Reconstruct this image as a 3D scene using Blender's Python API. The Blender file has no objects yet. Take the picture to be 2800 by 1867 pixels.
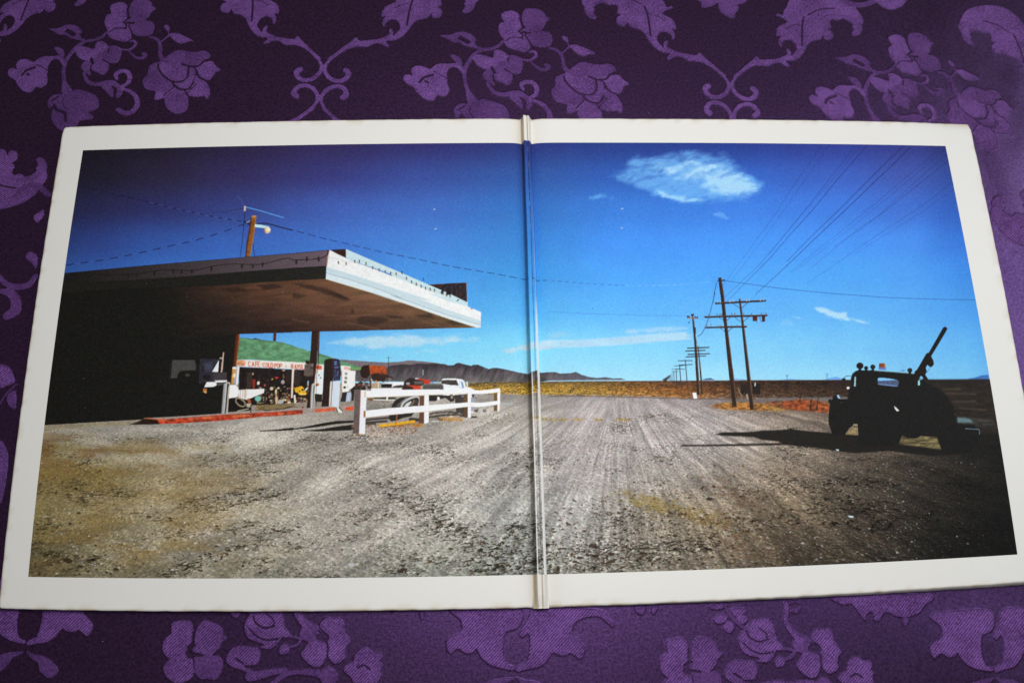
import bpy, math, random
import numpy as np
from mathutils import Matrix, Vector

# ------------------------------------------------------------------ camera, world, lamps
SC = bpy.context.scene
COL = SC.collection
PW, PH = 2800.0, 1867.0                        # size of the photograph the shapes were traced from
FB = 2235.0                                    # focal length in photograph pixels
ROT = np.array([[0.99932842, -0.02154831, 0.02963741],
                [0.01239058, 0.9598882, 0.28010912],
                [-0.03448448, -0.27955378, 0.95951055]])
CAM = np.array([-0.03031969, -0.14312617, 0.49485193])
cam_d = bpy.data.cameras.new('camera')
cam = bpy.data.objects.new('camera', cam_d)
COL.objects.link(cam)
mw = Matrix.Identity(4)
for i in range(3):
    for j in range(3):
        mw[i][j] = ROT[j][i]
    mw[i][3] = CAM[i]
cam.matrix_world = mw
cam_d.sensor_width = 36.0
cam_d.lens = 36.0 * FB / PW
cam_d.clip_start, cam_d.clip_end = 0.02, 50.0
cam_d.dof.use_dof = True
cam_d.dof.focus_distance = 0.50
cam_d.dof.aperture_fstop = 9.0
SC.camera = cam

world = bpy.data.worlds.new('World')
SC.world = world
world.use_nodes = True
bg = world.node_tree.nodes['Background']
bg.inputs['Color'].default_value = (0.93, 0.97, 1.0, 1)
bg.inputs['Strength'].default_value = 0.085

def area_lamp(name, loc, target, size, sizey, power, color):
    d = bpy.data.lights.new(name, 'AREA')
    d.shape = 'RECTANGLE'; d.size = size; d.size_y = sizey
    d.energy = power; d.color = color
    o = bpy.data.objects.new(name, d)
    COL.objects.link(o)
    o.location = loc
    o.rotation_euler = (Vector(target) - Vector(loc)).to_track_quat('-Z', 'Y').to_euler()
    return o
area_lamp('window_light', (1.02, 0.30, 0.92), (0.12, 0.06, 0.0), 0.55, 1.15, 6.6, (0.93, 0.965, 1.0))
area_lamp('added_centre_light', (0.03, 0.08, 0.66), (0.0, 0.02, 0.0), 0.26, 0.26, 3.5, (1.0, 0.985, 0.955))  # unseen lamp added overhead so the centre is brighter, like lens vignetting

SC.view_settings.view_transform = 'Standard'
SC.view_settings.look = 'None'
SC.view_settings.exposure = 0.0
SC.view_settings.gamma = 1.0
SC.view_settings.use_curve_mapping = False
SC.render.engine = 'CYCLES'
SC.cycles.max_bounces = 6

# ------------------------------------------------------------------ tracing geometry
FT, KT = 2292.1, -0.10215                      # lens of the photograph (fitted), with its barrel term
HC = 0.005                                     # the cover's face lies 5 mm above the cloth

def to_plane(px, z=0.0):
    """photograph pixel -> metres on the flat table, lens barrel removed"""
    px = np.atleast_2d(np.asarray(px, float))
    x = (px[:, 0] - PW / 2) / FT
    y = -(px[:, 1] - PH / 2) / FT
    xu, yu = x.copy(), y.copy()
    for _ in range(12):
        d = 1 + KT * (xu ** 2 + yu ** 2)
        xu, yu = x / d, y / d
    d = np.stack([xu, yu, -np.ones_like(xu)], 1) @ ROT
    k = (z - CAM[2]) / d[:, 2]
    return CAM[:2] + d[:, :2] * k[:, None]

def plane_px(U, V, z=0.0):
    X = np.stack([U - CAM[0], V - CAM[1], np.zeros_like(U) + z - CAM[2]], -1) @ ROT.T
    x = X[..., 0] / -X[..., 2]
    y = X[..., 1] / -X[..., 2]
    d = 1 + KT * np.minimum(x * x + y * y, 0.6)
    return x * d, y * d

def warp(U, V, Z):
    """lens barrel bow of a few mm, put into the shape of cover and cloth"""
    x, y = plane_px(U, V, Z)
    x = x * FT / FB
    y = y * FT / FB
    d = np.stack([x, y, -np.ones_like(x)], -1) @ ROT
    k = (Z - CAM[2]) / d[..., 2]
    return np.stack([CAM[0] + d[..., 0] * k, CAM[1] + d[..., 1] * k, Z + 0 * k], -1)

# ------------------------------------------------------------------ small raster kit (numpy only)
def srgb(c):
    c = np.asarray(c, float) / 255.0
    return np.where(c <= 0.04045, c / 12.92, ((c + 0.055) / 1.055) ** 2.4)

def hash2(ix, iy, seed):
    h = (ix.astype(np.int64) * 374761393 + iy.astype(np.int64) * 668265263 + seed * 144269504) & 0x7fffffff
    h = ((h ^ (h >> 13)) * 1274126177) & 0x7fffffff
    h = (h ^ (h >> 16)) & 0xffff
    return h.astype(np.float32) / 65535.0

def vnoise(x, y, seed=0):
    x0 = np.floor(x); y0 = np.floor(y)
    fx = (x - x0).astype(np.float32); fy = (y - y0).astype(np.float32)
    fx = fx * fx * (3 - 2 * fx); fy = fy * fy * (3 - 2 * fy)
    x0 = x0.astype(np.int64); y0 = y0.astype(np.int64)
    a = hash2(x0, y0, seed); b = hash2(x0 + 1, y0, seed)
    c = hash2(x0, y0 + 1, seed); d = hash2(x0 + 1, y0 + 1, seed)
    return (a + (b - a) * fx) * (1 - fy) + (c + (d - c) * fx) * fy

def fbm(x, y, octv=4, seed=0, gain=0.5):
    s = 0; a = 1.0; t = 0
    for o in range(octv):
        s = s + a * vnoise(x * 2 ** o + 13.7 * o, y * 2 ** o + 7.1 * o, seed + o)
        t += a; a *= gain
    return s / t

def catmull(p, n=6, closed=True):
    p = np.asarray(p, float)
    m = len(p)
    if m < 3:
        return p
    if closed:
        P0, P1, P2, P3 = np.roll(p, 1, 0), p, np.roll(p, -1, 0), np.roll(p, -2, 0)
    else:
        e = np.vstack([2 * p[0] - p[1], p, 2 * p[-1] - p[-2]])
        P0, P1, P2, P3 = e[:-3], e[1:-2], e[2:-1], e[3:]
    out = []
    for t in np.arange(n) / n:
        out.append(0.5 * (2 * P1 + (P2 - P0) * t + (2 * P0 - 5 * P1 + 4 * P2 - P3) * t * t + (3 * P1 - P0 - 3 * P2 + P3) * t ** 3))
    r = np.stack(out, 1).reshape(-1, p.shape[1])
    if not closed:
        r = np.vstack([r, p[-1]])
    return r

def poly_mask(pts, shape, pad=2, ss=2):
    """anti-aliased coverage of a polygon: (y0, x0, mask) or None"""
    p = np.asarray(pts, float)
    x0 = max(0, int(p[:, 0].min()) - pad); x1 = min(shape[1], int(p[:, 0].max()) + pad + 2)
    y0 = max(0, int(p[:, 1].min()) - pad); y1 = min(shape[0], int(p[:, 1].max()) + pad + 2)
    if x1 <= x0 or y1 <= y0:
        return None
    w, h = (x1 - x0) * ss, (y1 - y0) * ss
    acc = np.zeros((h, w + 1), np.int16)
    q = (p - [x0, y0]) * ss
    for a, b in zip(q, np.roll(q, -1, 0)):
        if a[1] == b[1]:
            continue
        if a[1] > b[1]:
            a, b = b, a
        r0 = max(0, int(math.ceil(a[1] - 0.5))); r1 = min(h - 1, int(math.ceil(b[1] - 0.5)) - 1)
        if r1 < r0:
            continue
        rows = np.arange(r0, r1 + 1)
        xs = a[0] + (rows + 0.5 - a[1]) * (b[0] - a[0]) / (b[1] - a[1])
        acc[rows, np.clip(np.ceil(xs - 0.5), 0, w).astype(int)] += 1
    ins = (np.cumsum(acc[:, :w], 1) & 1).astype(np.float32)
    return y0, x0, ins.reshape(y1 - y0, ss, x1 - x0, ss).mean((1, 3))

def stroke_mask(pts, rad, shape):
    p = np.asarray(pts, float)
    r = np.zeros(len(p)) + rad
    m = r.max() + 2
    x0 = max(0, int(p[:, 0].min() - m)); x1 = min(shape[1], int(p[:, 0].max() + m) + 1)
    y0 = max(0, int(p[:, 1].min() - m)); y1 = min(shape[0], int(p[:, 1].max() + m) + 1)
    if x1 <= x0 or y1 <= y0:
        return None
    M = np.zeros((y1 - y0, x1 - x0), np.float32)
    for i in range(len(p) - 1):
        a, b = p[i], p[i + 1]
        mm = max(r[i], r[i + 1]) + 2
        u0 = max(x0, int(min(a[0], b[0]) - mm)); u1 = min(x1, int(max(a[0], b[0]) + mm) + 1)
        v0 = max(y0, int(min(a[1], b[1]) - mm)); v1 = min(y1, int(max(a[1], b[1]) + mm) + 1)
        if u1 <= u0 or v1 <= v0:
            continue
        X, Y = np.meshgrid(np.arange(u0, u1) + 0.5, np.arange(v0, v1) + 0.5)
        d = b - a
        t = np.clip(((X - a[0]) * d[0] + (Y - a[1]) * d[1]) / max(1e-9, d @ d), 0, 1)
        dist = np.hypot(X - a[0] - t * d[0], Y - a[1] - t * d[1])
        rr = r[i] + (r[i + 1] - r[i]) * t
        al = np.where(rr >= 0.5, np.clip(rr - dist + 0.5, 0, 1), np.clip(1 - dist, 0, 1) * rr * 2)
        s = M[v0 - y0:v1 - y0, u0 - x0:u1 - x0]
        np.maximum(s, al, out=s)
    return y0, x0, M

def boxblur(a, r, n=2):
    r = int(round(r))
    if r < 1:
        return a
    for _ in range(n):
        for ax in (0, 1):
            pad = [(0, 0)] * a.ndim
            pad[ax] = (r + 1, r)
            c = np.cumsum(np.pad(a, pad, mode='edge'), ax, dtype=np.float64)
            k = 2 * r + 1
            if ax == 0:
                a = ((c[k:] - c[:-k]) / k).astype(np.float32)
            else:
                a = ((c[:, k:] - c[:, :-k]) / k).astype(np.float32)
    return a

ZOOM = {'za': (100, 360, 3.357), 'zb': (800, 360, 3.357), 'zc': (1500, 360, 3.357), 'zd': (2100, 360, 3.357),
        'ze': (100, 800, 3.357), 'zf': (800, 800, 3.357), 'zg': (1500, 800, 3.357), 'zh': (2100, 800, 3.357),
        'z1': (450, 880, 5.227), 'z2': (700, 960, 7.84), 'z3': (950, 960, 5.227), 'z4': (2240, 880, 4.127),
        't1': (0, 0, 3.357), 't2': (700, 0, 3.357), 't3': (1400, 0, 3.357), 't4': (2100, 0, 3.357),
        'b1': (0, 1400, 3.357), 'b2': (700, 1400, 3.357), 'b3': (1400, 1400, 3.357), 'b4': (2100, 1400, 3.357),
        's1': (0, 350, 3.135), 's2': (0, 800, 2.613), 'D': (0, 0, 0.84), 'S': (0, 0, 1.0)}

def tr(z, pts):
    ox, oy, s = ZOOM[z]
    p = np.asarray(pts, float)
    return p / s + [ox, oy]

# ------------------------------------------------------------------ the printed photograph (ink colours in print space)
U0, U1, V0, V1 = -0.2983, 0.2927, -0.1383, 0.1385
CP = 0.0002                                    # 0.2 mm of print per cell
CW, CH = int(round((U1 - U0) / CP)), int(round((V1 - V0) / CP))
uu, vv = np.meshgrid(U0 + (np.arange(CW) + 0.5) * CP, V1 - (np.arange(CH) + 0.5) * CP)
QX, QY = plane_px(uu, vv, 0.0)
QX = (PW / 2 + QX * FT).astype(np.float32)
QY = (PH / 2 - QY * FT).astype(np.float32)
del uu, vv
INK = np.zeros((CH, CW, 3), np.float32)        # in 0..255 display values until the end
rng = np.random.default_rng(7)

def cv(z, pts):
    uv = to_plane(tr(z, pts))
    return np.stack([(uv[:, 0] - U0) / CP, (V1 - uv[:, 1]) / CP], 1)

def put(m, col, alpha=1.0, var=0.0, scale=6.0, sx=1.0):
    if m is None:
        return
    y0, x0, M = m
    h, w = M.shape
    s = INK[y0:y0 + h, x0:x0 + w]
    c = np.asarray(col, np.float32)
    if var:
        n = fbm(QX[y0:y0 + h, x0:x0 + w] / (scale * sx), QY[y0:y0 + h, x0:x0 + w] / scale, 3, int(x0) % 97)
        c = c * (1 + var * 2 * (n[..., None] - 0.5))
    a = (M * alpha)[..., None]
    s[:] = s * (1 - a) + c * a

def poly(z, pts, col, alpha=1.0, blur=0, var=0.0, scale=6.0, smooth=False, sx=1.0):
    p = np.asarray(pts, float)
    if smooth:
        p = catmull(p, 5)
    q = cv(z, p)
    if blur:
        m = poly_mask(q, (CH, CW), pad=int(blur * 3))
        if m is None:
            return
        m = (m[0], m[1], boxblur(m[2], blur))
    else:
        m = poly_mask(q, (CH, CW))
    put(m, col, alpha, var, scale, sx)

def line(z, pts, w, col, alpha=1.0, smooth=False, blur=0):
    """w: full width in zoom pixels, one value or one per point"""
    p = np.asarray(pts, float)
    W_ = np.zeros(len(p)) + w
    if smooth:
        e = catmull(np.c_[p, W_], 6, False)
        p, W_ = e[:, :2], e[:, 2]
    q = cv(z, p)
    s = ZOOM[z][2]
    # local scale of print cells per photograph pixel
    k = 1.18
    m = stroke_mask(q, W_ / s * k / 2, (CH, CW))
    if m is not None and blur:
        m = (m[0], m[1], boxblur(m[2], blur))
    put(m, col, alpha)

def ell(z, c, rx, ry, col, alpha=1.0, rot=0.0, n=20):
    t = np.linspace(0, 2 * np.pi, n, endpoint=False)
    x = rx * np.cos(t); y = ry * np.sin(t)
    r = math.radians(rot)
    poly(z, np.stack([c[0] + x * math.cos(r) - y * math.sin(r), c[1] + x * math.sin(r) + y * math.cos(r)], 1), col, alpha)

def dashes(z, pts, w, col, period, duty=0.5, alpha=1.0, alt=None):
    p = catmull(pts, 12, False)
    seg = np.hypot(*np.diff(p, axis=0).T)
    s = np.r_[0, np.cumsum(seg)]
    t = 0.0
    while t < s[-1]:
        e = min(t + period * duty, s[-1])
        alpha_ = alpha * .72
        a = [np.interp(t, s, p[:, 0]), np.interp(t, s, p[:, 1])]
        b = [np.interp(e, s, p[:, 0]), np.interp(e, s, p[:, 1])]
        line(z, [a, b], w * .8, col, alpha_)
        if alt is not None:
            e2 = min(t + period, s[-1])
            line(z, [b, [np.interp(e2, s, p[:, 0]), np.interp(e2, s, p[:, 1])]], w * 0.5, alt, alpha * 0.6)
        t += period

def grid_color(xs, ys, rows, X, Y):
    G = np.asarray(rows, np.float32)
    xs = np.asarray(xs, float); ys = np.asarray(ys, float)
    fx = np.interp(X, xs, np.arange(len(xs))); fy = np.interp(Y, ys, np.arange(len(ys)))
    i = np.minimum(fx.astype(int), len(xs) - 2); j = np.minimum(fy.astype(int), len(ys) - 2)
    a = (fx - i).astype(np.float32)[..., None]; b = (fy - j).astype(np.float32)[..., None]
    a = a * a * (3 - 2 * a) * 0.5 + a * 0.5; b = b * b * (3 - 2 * b) * 0.5 + b * 0.5
    return (G[j, i] * (1 - a) + G[j, i + 1] * a) * (1 - b) + (G[j + 1, i] * (1 - a) + G[j + 1, i + 1] * a) * b

# ---- sky of the print
skx = [90, 250, 420, 650, 900, 1150, 1430, 1700, 2000, 2300, 2480, 2620, 2720]
sky = [395, 480, 570, 660, 750, 850, 950, 1045]
skr = [
 [(24,22,24),(28,24,32),(34,28,42),(44,36,66),(50,42,86),(48,46,104),(42,54,118),(40,60,132),(40,60,136),(48,60,140),(50,56,128),(36,44,100),(32,42,96)],
 [(24,24,32),(32,28,44),(42,36,60),(50,44,88),(54,56,118),(54,74,146),(48,84,156),(46,88,172),(50,94,184),(58,92,184),(62,84,168),(46,72,148),(38,66,138)],
 [(28,32,52),(40,40,78),(46,48,98),(54,66,130),(62,90,170),(62,102,184),(50,108,184),(56,118,206),(60,122,216),(62,118,214),(62,108,202),(46,90,182),(38,84,170)],
 [(34,50,90),(46,64,130),(52,84,160),(58,98,182),(64,112,196),(66,124,206),(54,126,200),(64,138,232),(68,142,236),(70,142,236),(70,138,230),(52,114,208),(42,104,196)],
 [(44,74,130),(52,92,168),(58,108,190),(60,116,200),(64,126,208),(68,142,220),(60,144,214),(72,154,238),(76,156,240),(76,158,240),(76,154,238),(62,138,226),(48,124,210)],
 [(52,94,168),(60,112,192),(64,120,204),(68,132,212),(70,142,216),(76,158,228),(80,168,228),(88,172,242),(92,172,242),(92,170,240),(88,166,240),(76,156,232),(62,144,222)],
 [(66,128,206),(76,138,214),(84,150,222),(96,168,232),(106,182,236),(120,200,240),(124,204,238),(126,202,246),(124,196,246),(116,190,244),(108,184,242),(100,178,240),(88,168,234)],
 [(96,156,216),(100,160,222),(108,170,228),(120,182,234),(140,205,240),(150,212,242),(156,214,242),(156,214,246),(152,212,246),(144,206,244),(130,198,242),(120,192,240),(108,184,236)]]
INK[:] = grid_color(skx, sky, skr, QX, QY)
INK *= (1 + 0.05 * (fbm(QX / 60, QY / 60, 3, 5) - 0.5))[..., None]

# ---- clouds
def cloud(z, outline, col, a, blur, ax=1.0, ay=1.0, dirn=-0.25, lo=0.30, hi=0.62, seed=3, feather=1.2):
    q = cv(z, catmull(outline, 5))
    m = poly_mask(q, (CH, CW), pad=int(blur * 5))
    y0, x0, M = m
    M = boxblur(M, blur)
    h, w = M.shape
    X = QX[y0:y0 + h, x0:x0 + w]; Y = QY[y0:y0 + h, x0:x0 + w]
    Xr = X * math.cos(dirn) + Y * math.sin(dirn); Yr = -X * math.sin(dirn) + Y * math.cos(dirn)
    wx = (fbm(X / 26, Y / 22, 3, seed + 40) - .5) * 20; wy = (fbm(X / 26, Y / 22, 3, seed + 50) - .5) * 16
    n = fbm((Xr + wx) / (34 * ax), (Yr + wy) / (11 * ay), 6, seed, 0.62)
    n = np.clip((n - lo) / (hi - lo), 0, 1)
    t = np.clip(M * (1 + feather * .55) - (1 - n) * feather, 0, 1)
    t = boxblur(t ** 1.3, 2, 1)
    put((y0, x0, t), col, a)
cloud('zc', [(520,420),(690,350),(760,240),(880,230),(960,240),(1110,200),(1200,180),(1260,140),(1290,180),(1380,190),(1500,230),(1600,190),(1660,210),(1640,260),(1770,330),(1850,400),(1930,440),(1985,490),(1960,560),(1880,590),(1790,630),(1600,650),(1400,660),(1180,645),(1050,610),(960,590),(850,540),(720,480)], (112,178,236), 0.74, 15, lo=0.22, hi=0.80, seed=11, feather=.92)
cloud('zc', [(880,380),(1100,290),(1350,270),(1600,290),(1760,360),(1900,460),(1930,540),(1780,620),(1500,570),(1350,470),(1100,440),(940,440)], (172,214,240), 0.80, 26, lo=0.26, hi=0.78, seed=21, feather=1.25)
cloud('zc', [(980,540),(1150,590),(1400,620),(1430,640),(1180,640),(1040,600)], (165,212,242), 0.75, 7, seed=23)
cloud('zc', [(330,600),(450,585),(590,575),(610,600),(500,618),(360,615)], (110,172,235), 0.75, 6, seed=31)
cloud('zc', [(1500,760),(1580,745),(1650,790),(1690,805),(1600,800)], (112,172,240), 0.55, 4, seed=33)
cloud('zf', [(310,470),(520,420),(900,400),(1050,385),(1250,410),(1500,395),(1740,430),(1400,460),(1000,500),(800,515),(600,490)], (170,208,230), 0.95, 8, lo=.2, hi=.7, dirn=-0.05, seed=35)
cloud('zf', [(900,385),(1010,370),(1100,385),(980,400)], (160,205,232), 0.6, 4, dirn=0.05, seed=36)
cloud('zf', [(1480,380),(1600,385),(1700,400),(1560,400)], (165,205,232), 0.6, 4, dirn=0.05, seed=36)
cloud('zf', [(640,575),(760,570),(800,590),(660,600)], (160,205,232), 0.6, 5, dirn=0.0, seed=37)
cloud('zf', [(1080,540),(1300,515),(1480,520),(1300,540),(1150,552)], (165,206,232), 0.7, 5, dirn=-0.05, seed=38)
cloud('zf', [(1930,530),(2080,490),(2250,455),(2380,440),(2380,510),(2200,530),(2000,550)], (176,204,218), 0.9, 5, lo=.2, hi=.6, dirn=-0.1, seed=39)
poly('zg', [(-60,445),(0,435),(300,432),(480,418),(700,402),(1000,375),(1200,362),(1290,362),(1250,378),(1330,392),(1260,405),(1330,428),(1000,450),(800,468),(600,485),(300,500),(0,510),(-60,516)], (176,208,230), 0.82, 2, var=0.05, scale=10, sx=5)
cloud('zg', [(680,352),(850,335),(1100,318),(1250,310),(1290,335),(1100,362),(800,376)], (160,202,234), 0.75, 5, dirn=-0.06, seed=41)
cloud('zg', [(0,385),(100,365),(230,385),(150,410),(0,410)], (150,196,226), 0.5, 6, dirn=0.0, seed=42)
cloud('zh', [(420,140),(520,150),(620,190),(745,185),(700,215),(760,240),(860,262),(960,296),(820,280),(640,250),(520,205)], (180,216,240), 0.85, 4, dirn=0.3, seed=43)
cloud('zh', [(210,220),(300,225),(270,240),(215,235)], (150,200,242), 0.7, 3, seed=44)
cloud('zh', [(100,290),(180,250),(260,300),(150,300)], (140,195,242), 0.4, 5, seed=45)

# ---- overhead wires on the right page
wc = (26, 28, 78)
for pts, w, a in [
    ([(497,112),(390,270),(190,560),(80,740),(-60,930),(-240,1180),(-420,1420)], 5, .62), ([(570,112),(380,385),(180,670),(20,900),(-130,1100),(-330,1360)], 5, .5),
    ([(815,115),(560,440),(300,770),(20,1110),(-150,1290),(-420,1540)], 6, .62), ([(855,115),(560,480),(230,850),(0,1130)], 5, .5),
    ([(912,122),(760,300),(620,460),(400,730),(200,950),(0,1180),(-130,1310),(-420,1600)], 8, .8),
    ([(1255,122),(1080,290),(880,490),(640,730),(400,960),(170,1195)], 9, .9), ([(1325,124),(1150,300),(950,490),(700,730),(450,965),(200,1205),(0,1390),(-120,1500)], 9, .9),
    ([(1570,160),(1400,310),(1220,460),(950,690),(700,890),(400,1130),(200,1300)], 5, .6), ([(1610,175),(1300,440),(1000,690),(600,1010),(250,1280)], 5, .5),
    ([(1622,222),(1300,510),(950,825),(600,1060)], 5, .6), ([(1645,275),(1340,520),(1050,750),(800,920),(400,1250)], 6, .65),
    ([(1685,470),(1400,690),(1050,920),(600,1230),(350,1400)], 5, .6), ([(1692,538),(1440,720),(1200,870),(800,1120)], 5, .5)]:
    n = len(pts)
    line('zd', pts, np.linspace(w * 1.25, w * 0.55, n), wc, a * .50, smooth=True)
line('zc', [(1610,1370),(1750,1390),(1900,1410),(2100,1438),(2350,1465)], 6, (34,52,110), .6, smooth=True)
line('zd', [(336,1465),(480,1480),(800,1505),(1100,1527),(1500,1542),(1890,1549)], 6, (32,60,128), .6, smooth=True)
dashes('zc', [(-40,1360),(150,1377),(300,1391),(500,1402),(700,1412)], 8, (40,72,150), 65, .45, .85)
dashes('zc', [(700,1412),(900,1413),(1100,1409),(1300,1397),(1500,1380)], 7, (150,196,240), 62, .5, .7)
line('zg', [(0,175),(400,195),(800,207),(1270,215)], 5, (60,110,190), .45)
line('zc', [(1540,1390),(1520,1480),(1508,1568)], 6, (34,44,90), .8)
line('zg', [(1526,0),(1495,130),(1460,260),(1410,370),(1370,402)], 6, (34,50,100), .75, smooth=True)

# ---- left page: aerial, lamp pole, dashed cables
dashes('za', [(430,505),(600,545),(780,590),(1000,640)], 8, (14,12,26), 85, .6, .8)
dashes('za', [(1000,640),(1200,690),(1450,745),(1700,795),(1890,825)], 11, (18,16,44), 86, .42, .9, alt=(88,98,170))
dashes('za', [(275,1225),(480,1196),(660,1170),(850,1133),(1050,1090),(1250,1045),(1450,1000),(1600,955),(1700,925),(1810,885),(1905,850)], 11, (16,14,34), 135, .5, .92, alt=(70,92,175))
dashes('zb', [(-60,890),(120,935),(300,985),(480,1025),(690,1075),(900,1122),(1120,1165),(1350,1215),(1500,1245),(1700,1278),(1900,1312),(2100,1347),(2320,1365)], 9, (22,26,64), 105, .62, .9)
line('za', [(2005,850),(2060,843),(2120,845),(2250,880),(2350,905)], 11, (34,24,44), .9, smooth=True)
line('za', [(1905,690),(1880,625),(1840,590)], 5, (84,104,180), .6)
line('za', [(1915,692),(2050,725),(2265,790)], 9, (96,160,232), .9)
line('za', [(1905,705),(1760,730),(1560,752)], 4, (26,24,60), .7)
line('za', [(1912,690),(1912,725)], 16, (206,186,160))
line('za', [(1912,730),(1905,820),(1890,1000),(1868,1150)], 5, (24,22,50), .9)
line('za', [(1905,825),(1950,850)], 14, (20,18,30)); line('za', [(1930,835),(1975,808)], 12, (130,140,170))
line('za', [(1982,1000),(2000,1140)], 5, (26,26,60), .9)
poly('za', [(1975,775),(2018,778),(2005,900),(1985,1010),(1955,1152),(1915,1152),(1938,1000),(1965,840)], (130, 80, 34), var=.3, scale=5)
line('za', [(1968,800),(1955,900),(1935,1010),(1922,1150)], 14, (62,34,20), .8)
line('za', [(2012,790),(1998,900),(1962,1130)], 9, (178,124,62), .6)
ell('za', (1997,779), 21, 9, (196,132,66))
poly('za', [(2003,850),(2060,856),(2135,872),(2130,890),(2060,882),(2003,876)], (188,222,226))
ell('za', (2118,905), 30, 30, (206,186,148)); ell('za', (2128,898), 18, 18, (238,226,196)); line('za', [(2090,890),(2098,930)], 10, (120,92,60), .7)

# ---- mountains and far hills
poly('zf', [(440,612),(560,622),(700,632),(850,640),(1000,632),(1060,620),(1200,630),(1330,645),(1500,690),(1500,760),(440,760)], (112, 102, 108), var=.12, scale=5)
mt = tr('zf', [(560,735),(640,690),(700,705),(870,690),(880,672),(940,665),(1000,655),(1080,662),(1150,648),(1230,652),(1300,648),(1400,655),(1430,668),(1480,665),(1500,648),(1530,643),(1570,655),(1640,672),(1660,660),(1700,660),(1760,685),(1800,702),(1830,692),(1880,690),(1960,705),(2080,732),(2180,742),(2240,722),(2300,730),(2350,728)]).tolist() + tr('zg', [(60,728),(110,742),(200,738),(250,726),(300,752),(380,775),(450,782),(520,775),(600,788),(660,784),(715,800),(0,806)]).tolist() + tr('zf', [(2200,822),(1620,822),(860,815),(560,815)]).tolist()
m = poly_mask(cv('S', mt), (CH, CW)); y0, x0, M = m; h, w = M.shape
Xc = QX[y0:y0 + h, x0:x0 + w]; Yc = QY[y0:y0 + h, x0:x0 + w]
n = fbm((Xc + (Yc - 1000) * 0.4) / 9, Yc / 26, 4, 81, .6); n2 = fbm(Xc / 45, Yc / 20, 3, 82)
t = np.clip((Yc - 1000) / 42, 0, 1)[..., None]
k = (1 - t) * np.array([64, 55, 64]) + t * np.array([108, 102, 104])
k = k * (0.34 + 0.80 * n + 0.22 * n2)[..., None]
far = np.clip((Xc - 1440) / 160, 0, 1)[..., None]
k = k * (1 - far * .4) + np.array([84, 86, 112]) * far * .4
s = INK[y0:y0 + h, x0:x0 + w]; s[:] = s * (1 - M[..., None]) + k * M[..., None]
line('zf', [(1197,710),(1197,755)], 8, (176,176,186), .8)
poly('zg', [(1400,802),(1440,790),(1485,783),(1525,802)], (66, 88, 128)); poly('zg', [(1640,803),(1710,790),(1800,797),(1820,804)], (100,146,200), .7)
poly('zh', [(1790,800),(1880,785),(1950,762),(2012,755),(2020,800)], (62, 112, 182)); poly('zh', [(500,804),(560,785),(620,774),(720,804)], (96,154,222), .8); poly('zh', [(100,804),(200,790),(320,804)], (106,164,228), .7)

# ---- ground
hor = np.interp(QX, [800, 1282, 1500, 2100, 2700, 2800], [1047, 1046, 1042, 1039, 1038, 1038])
gm = np.clip((QY - hor + 0.5), 0, 1)
gx = [80, 300, 600, 900, 1200, 1430, 1600, 1900, 2150, 2400, 2560, 2760]
gy = [1040, 1090, 1150, 1220, 1300, 1400, 1500, 1580]
gr = [
 [(120,115,110),(130,126,122),(138,134,130),(142,138,134),(146,142,142),(138,134,134),(138,134,140),(136,128,132),(92,80,70),(60,50,44),(44,36,32),(36,30,28)],
 [(124,119,113),(130,125,121),(136,132,128),(142,138,135),(148,144,144),(140,136,136),(140,136,142),(138,130,136),(98,84,76),(60,50,44),(42,36,32),(34,31,28)],
 [(126,125,124),(138,136,136),(144,142,142),(145,141,139),(150,146,145),(150,148,148),(152,147,153),(150,146,151),(118,108,104),(66,58,50),(42,38,33),(28,26,24)],
 [(116,108,84),(142,138,130),(150,147,142),(158,154,152),(160,156,156),(152,150,151),(158,153,159),(150,145,148),(122,114,108),(74,66,60),(40,37,34),(26,25,23)],
 [(110,97,64),(128,116,84),(148,141,130),(160,156,154),(161,158,158),(150,149,151),(155,152,156),(140,134,132),(108,98,90),(66,60,54),(42,38,35),(25,24,22)],
 [(108,98,68),(126,116,92),(147,141,131),(157,153,150),(157,155,154),(145,147,149),(147,146,148),(134,124,112),(94,84,72),(58,52,46),(40,37,34),(22,21,20)],
 [(104,97,74),(121,114,97),(137,133,126),(149,146,143),(149,149,146),(138,142,143),(141,141,142),(116,109,100),(76,67,58),(46,41,36),(32,30,27),(18,17,16)],
 [(88,80,58),(109,103,87),(124,121,113),(131,130,126),(131,134,130),(121,125,123),(125,125,123),(94,88,80),(58,52,44),(32,29,26),(22,21,19),(13,12,11)]]
G = grid_color(gx, gy, gr, QX, QY)
# tyre tracks run towards a far point, grains get larger towards the viewer
vx, vy = 1690.0, 1030.0
ang = np.arctan2(QY - vy, QX - vx) + .10 * (fbm(QX / 260, QY / 150, 3, 89) - .5) + .02 * (fbm(QX / 60, QY / 40, 2, 88) - .5); dep = np.maximum(QY - 1036, 6.0)
G = np.minimum(G * np.array([1.015, 1.0, .962], np.float32) * (1.03 + .06 * np.clip((QX - 1500) / 900, 0, 1))[..., None], 200)
trk = fbm(ang * 46, np.log(np.hypot(QX - vx, QY - vy)) * 2.2, 4, 91, .62)
trk2 = fbm(ang * 190, np.log(np.hypot(QX - vx, QY - vy)) * 5, 3, 92, .6)
gd = np.log(dep); gxp = (QX - 1400) / (dep + 70)
grain = fbm(QX / (1.4 + dep / 120), QY / (1.0 + dep / 240), 3, 95, .75)
patch = fbm(ang * 11 + 3, np.log(np.hypot(QX - vx, QY - vy)) * 3.2, 4, 97) * .6 + fbm(QX / 90, QY / 30 + QX / 240, 4, 98) * .4
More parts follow.
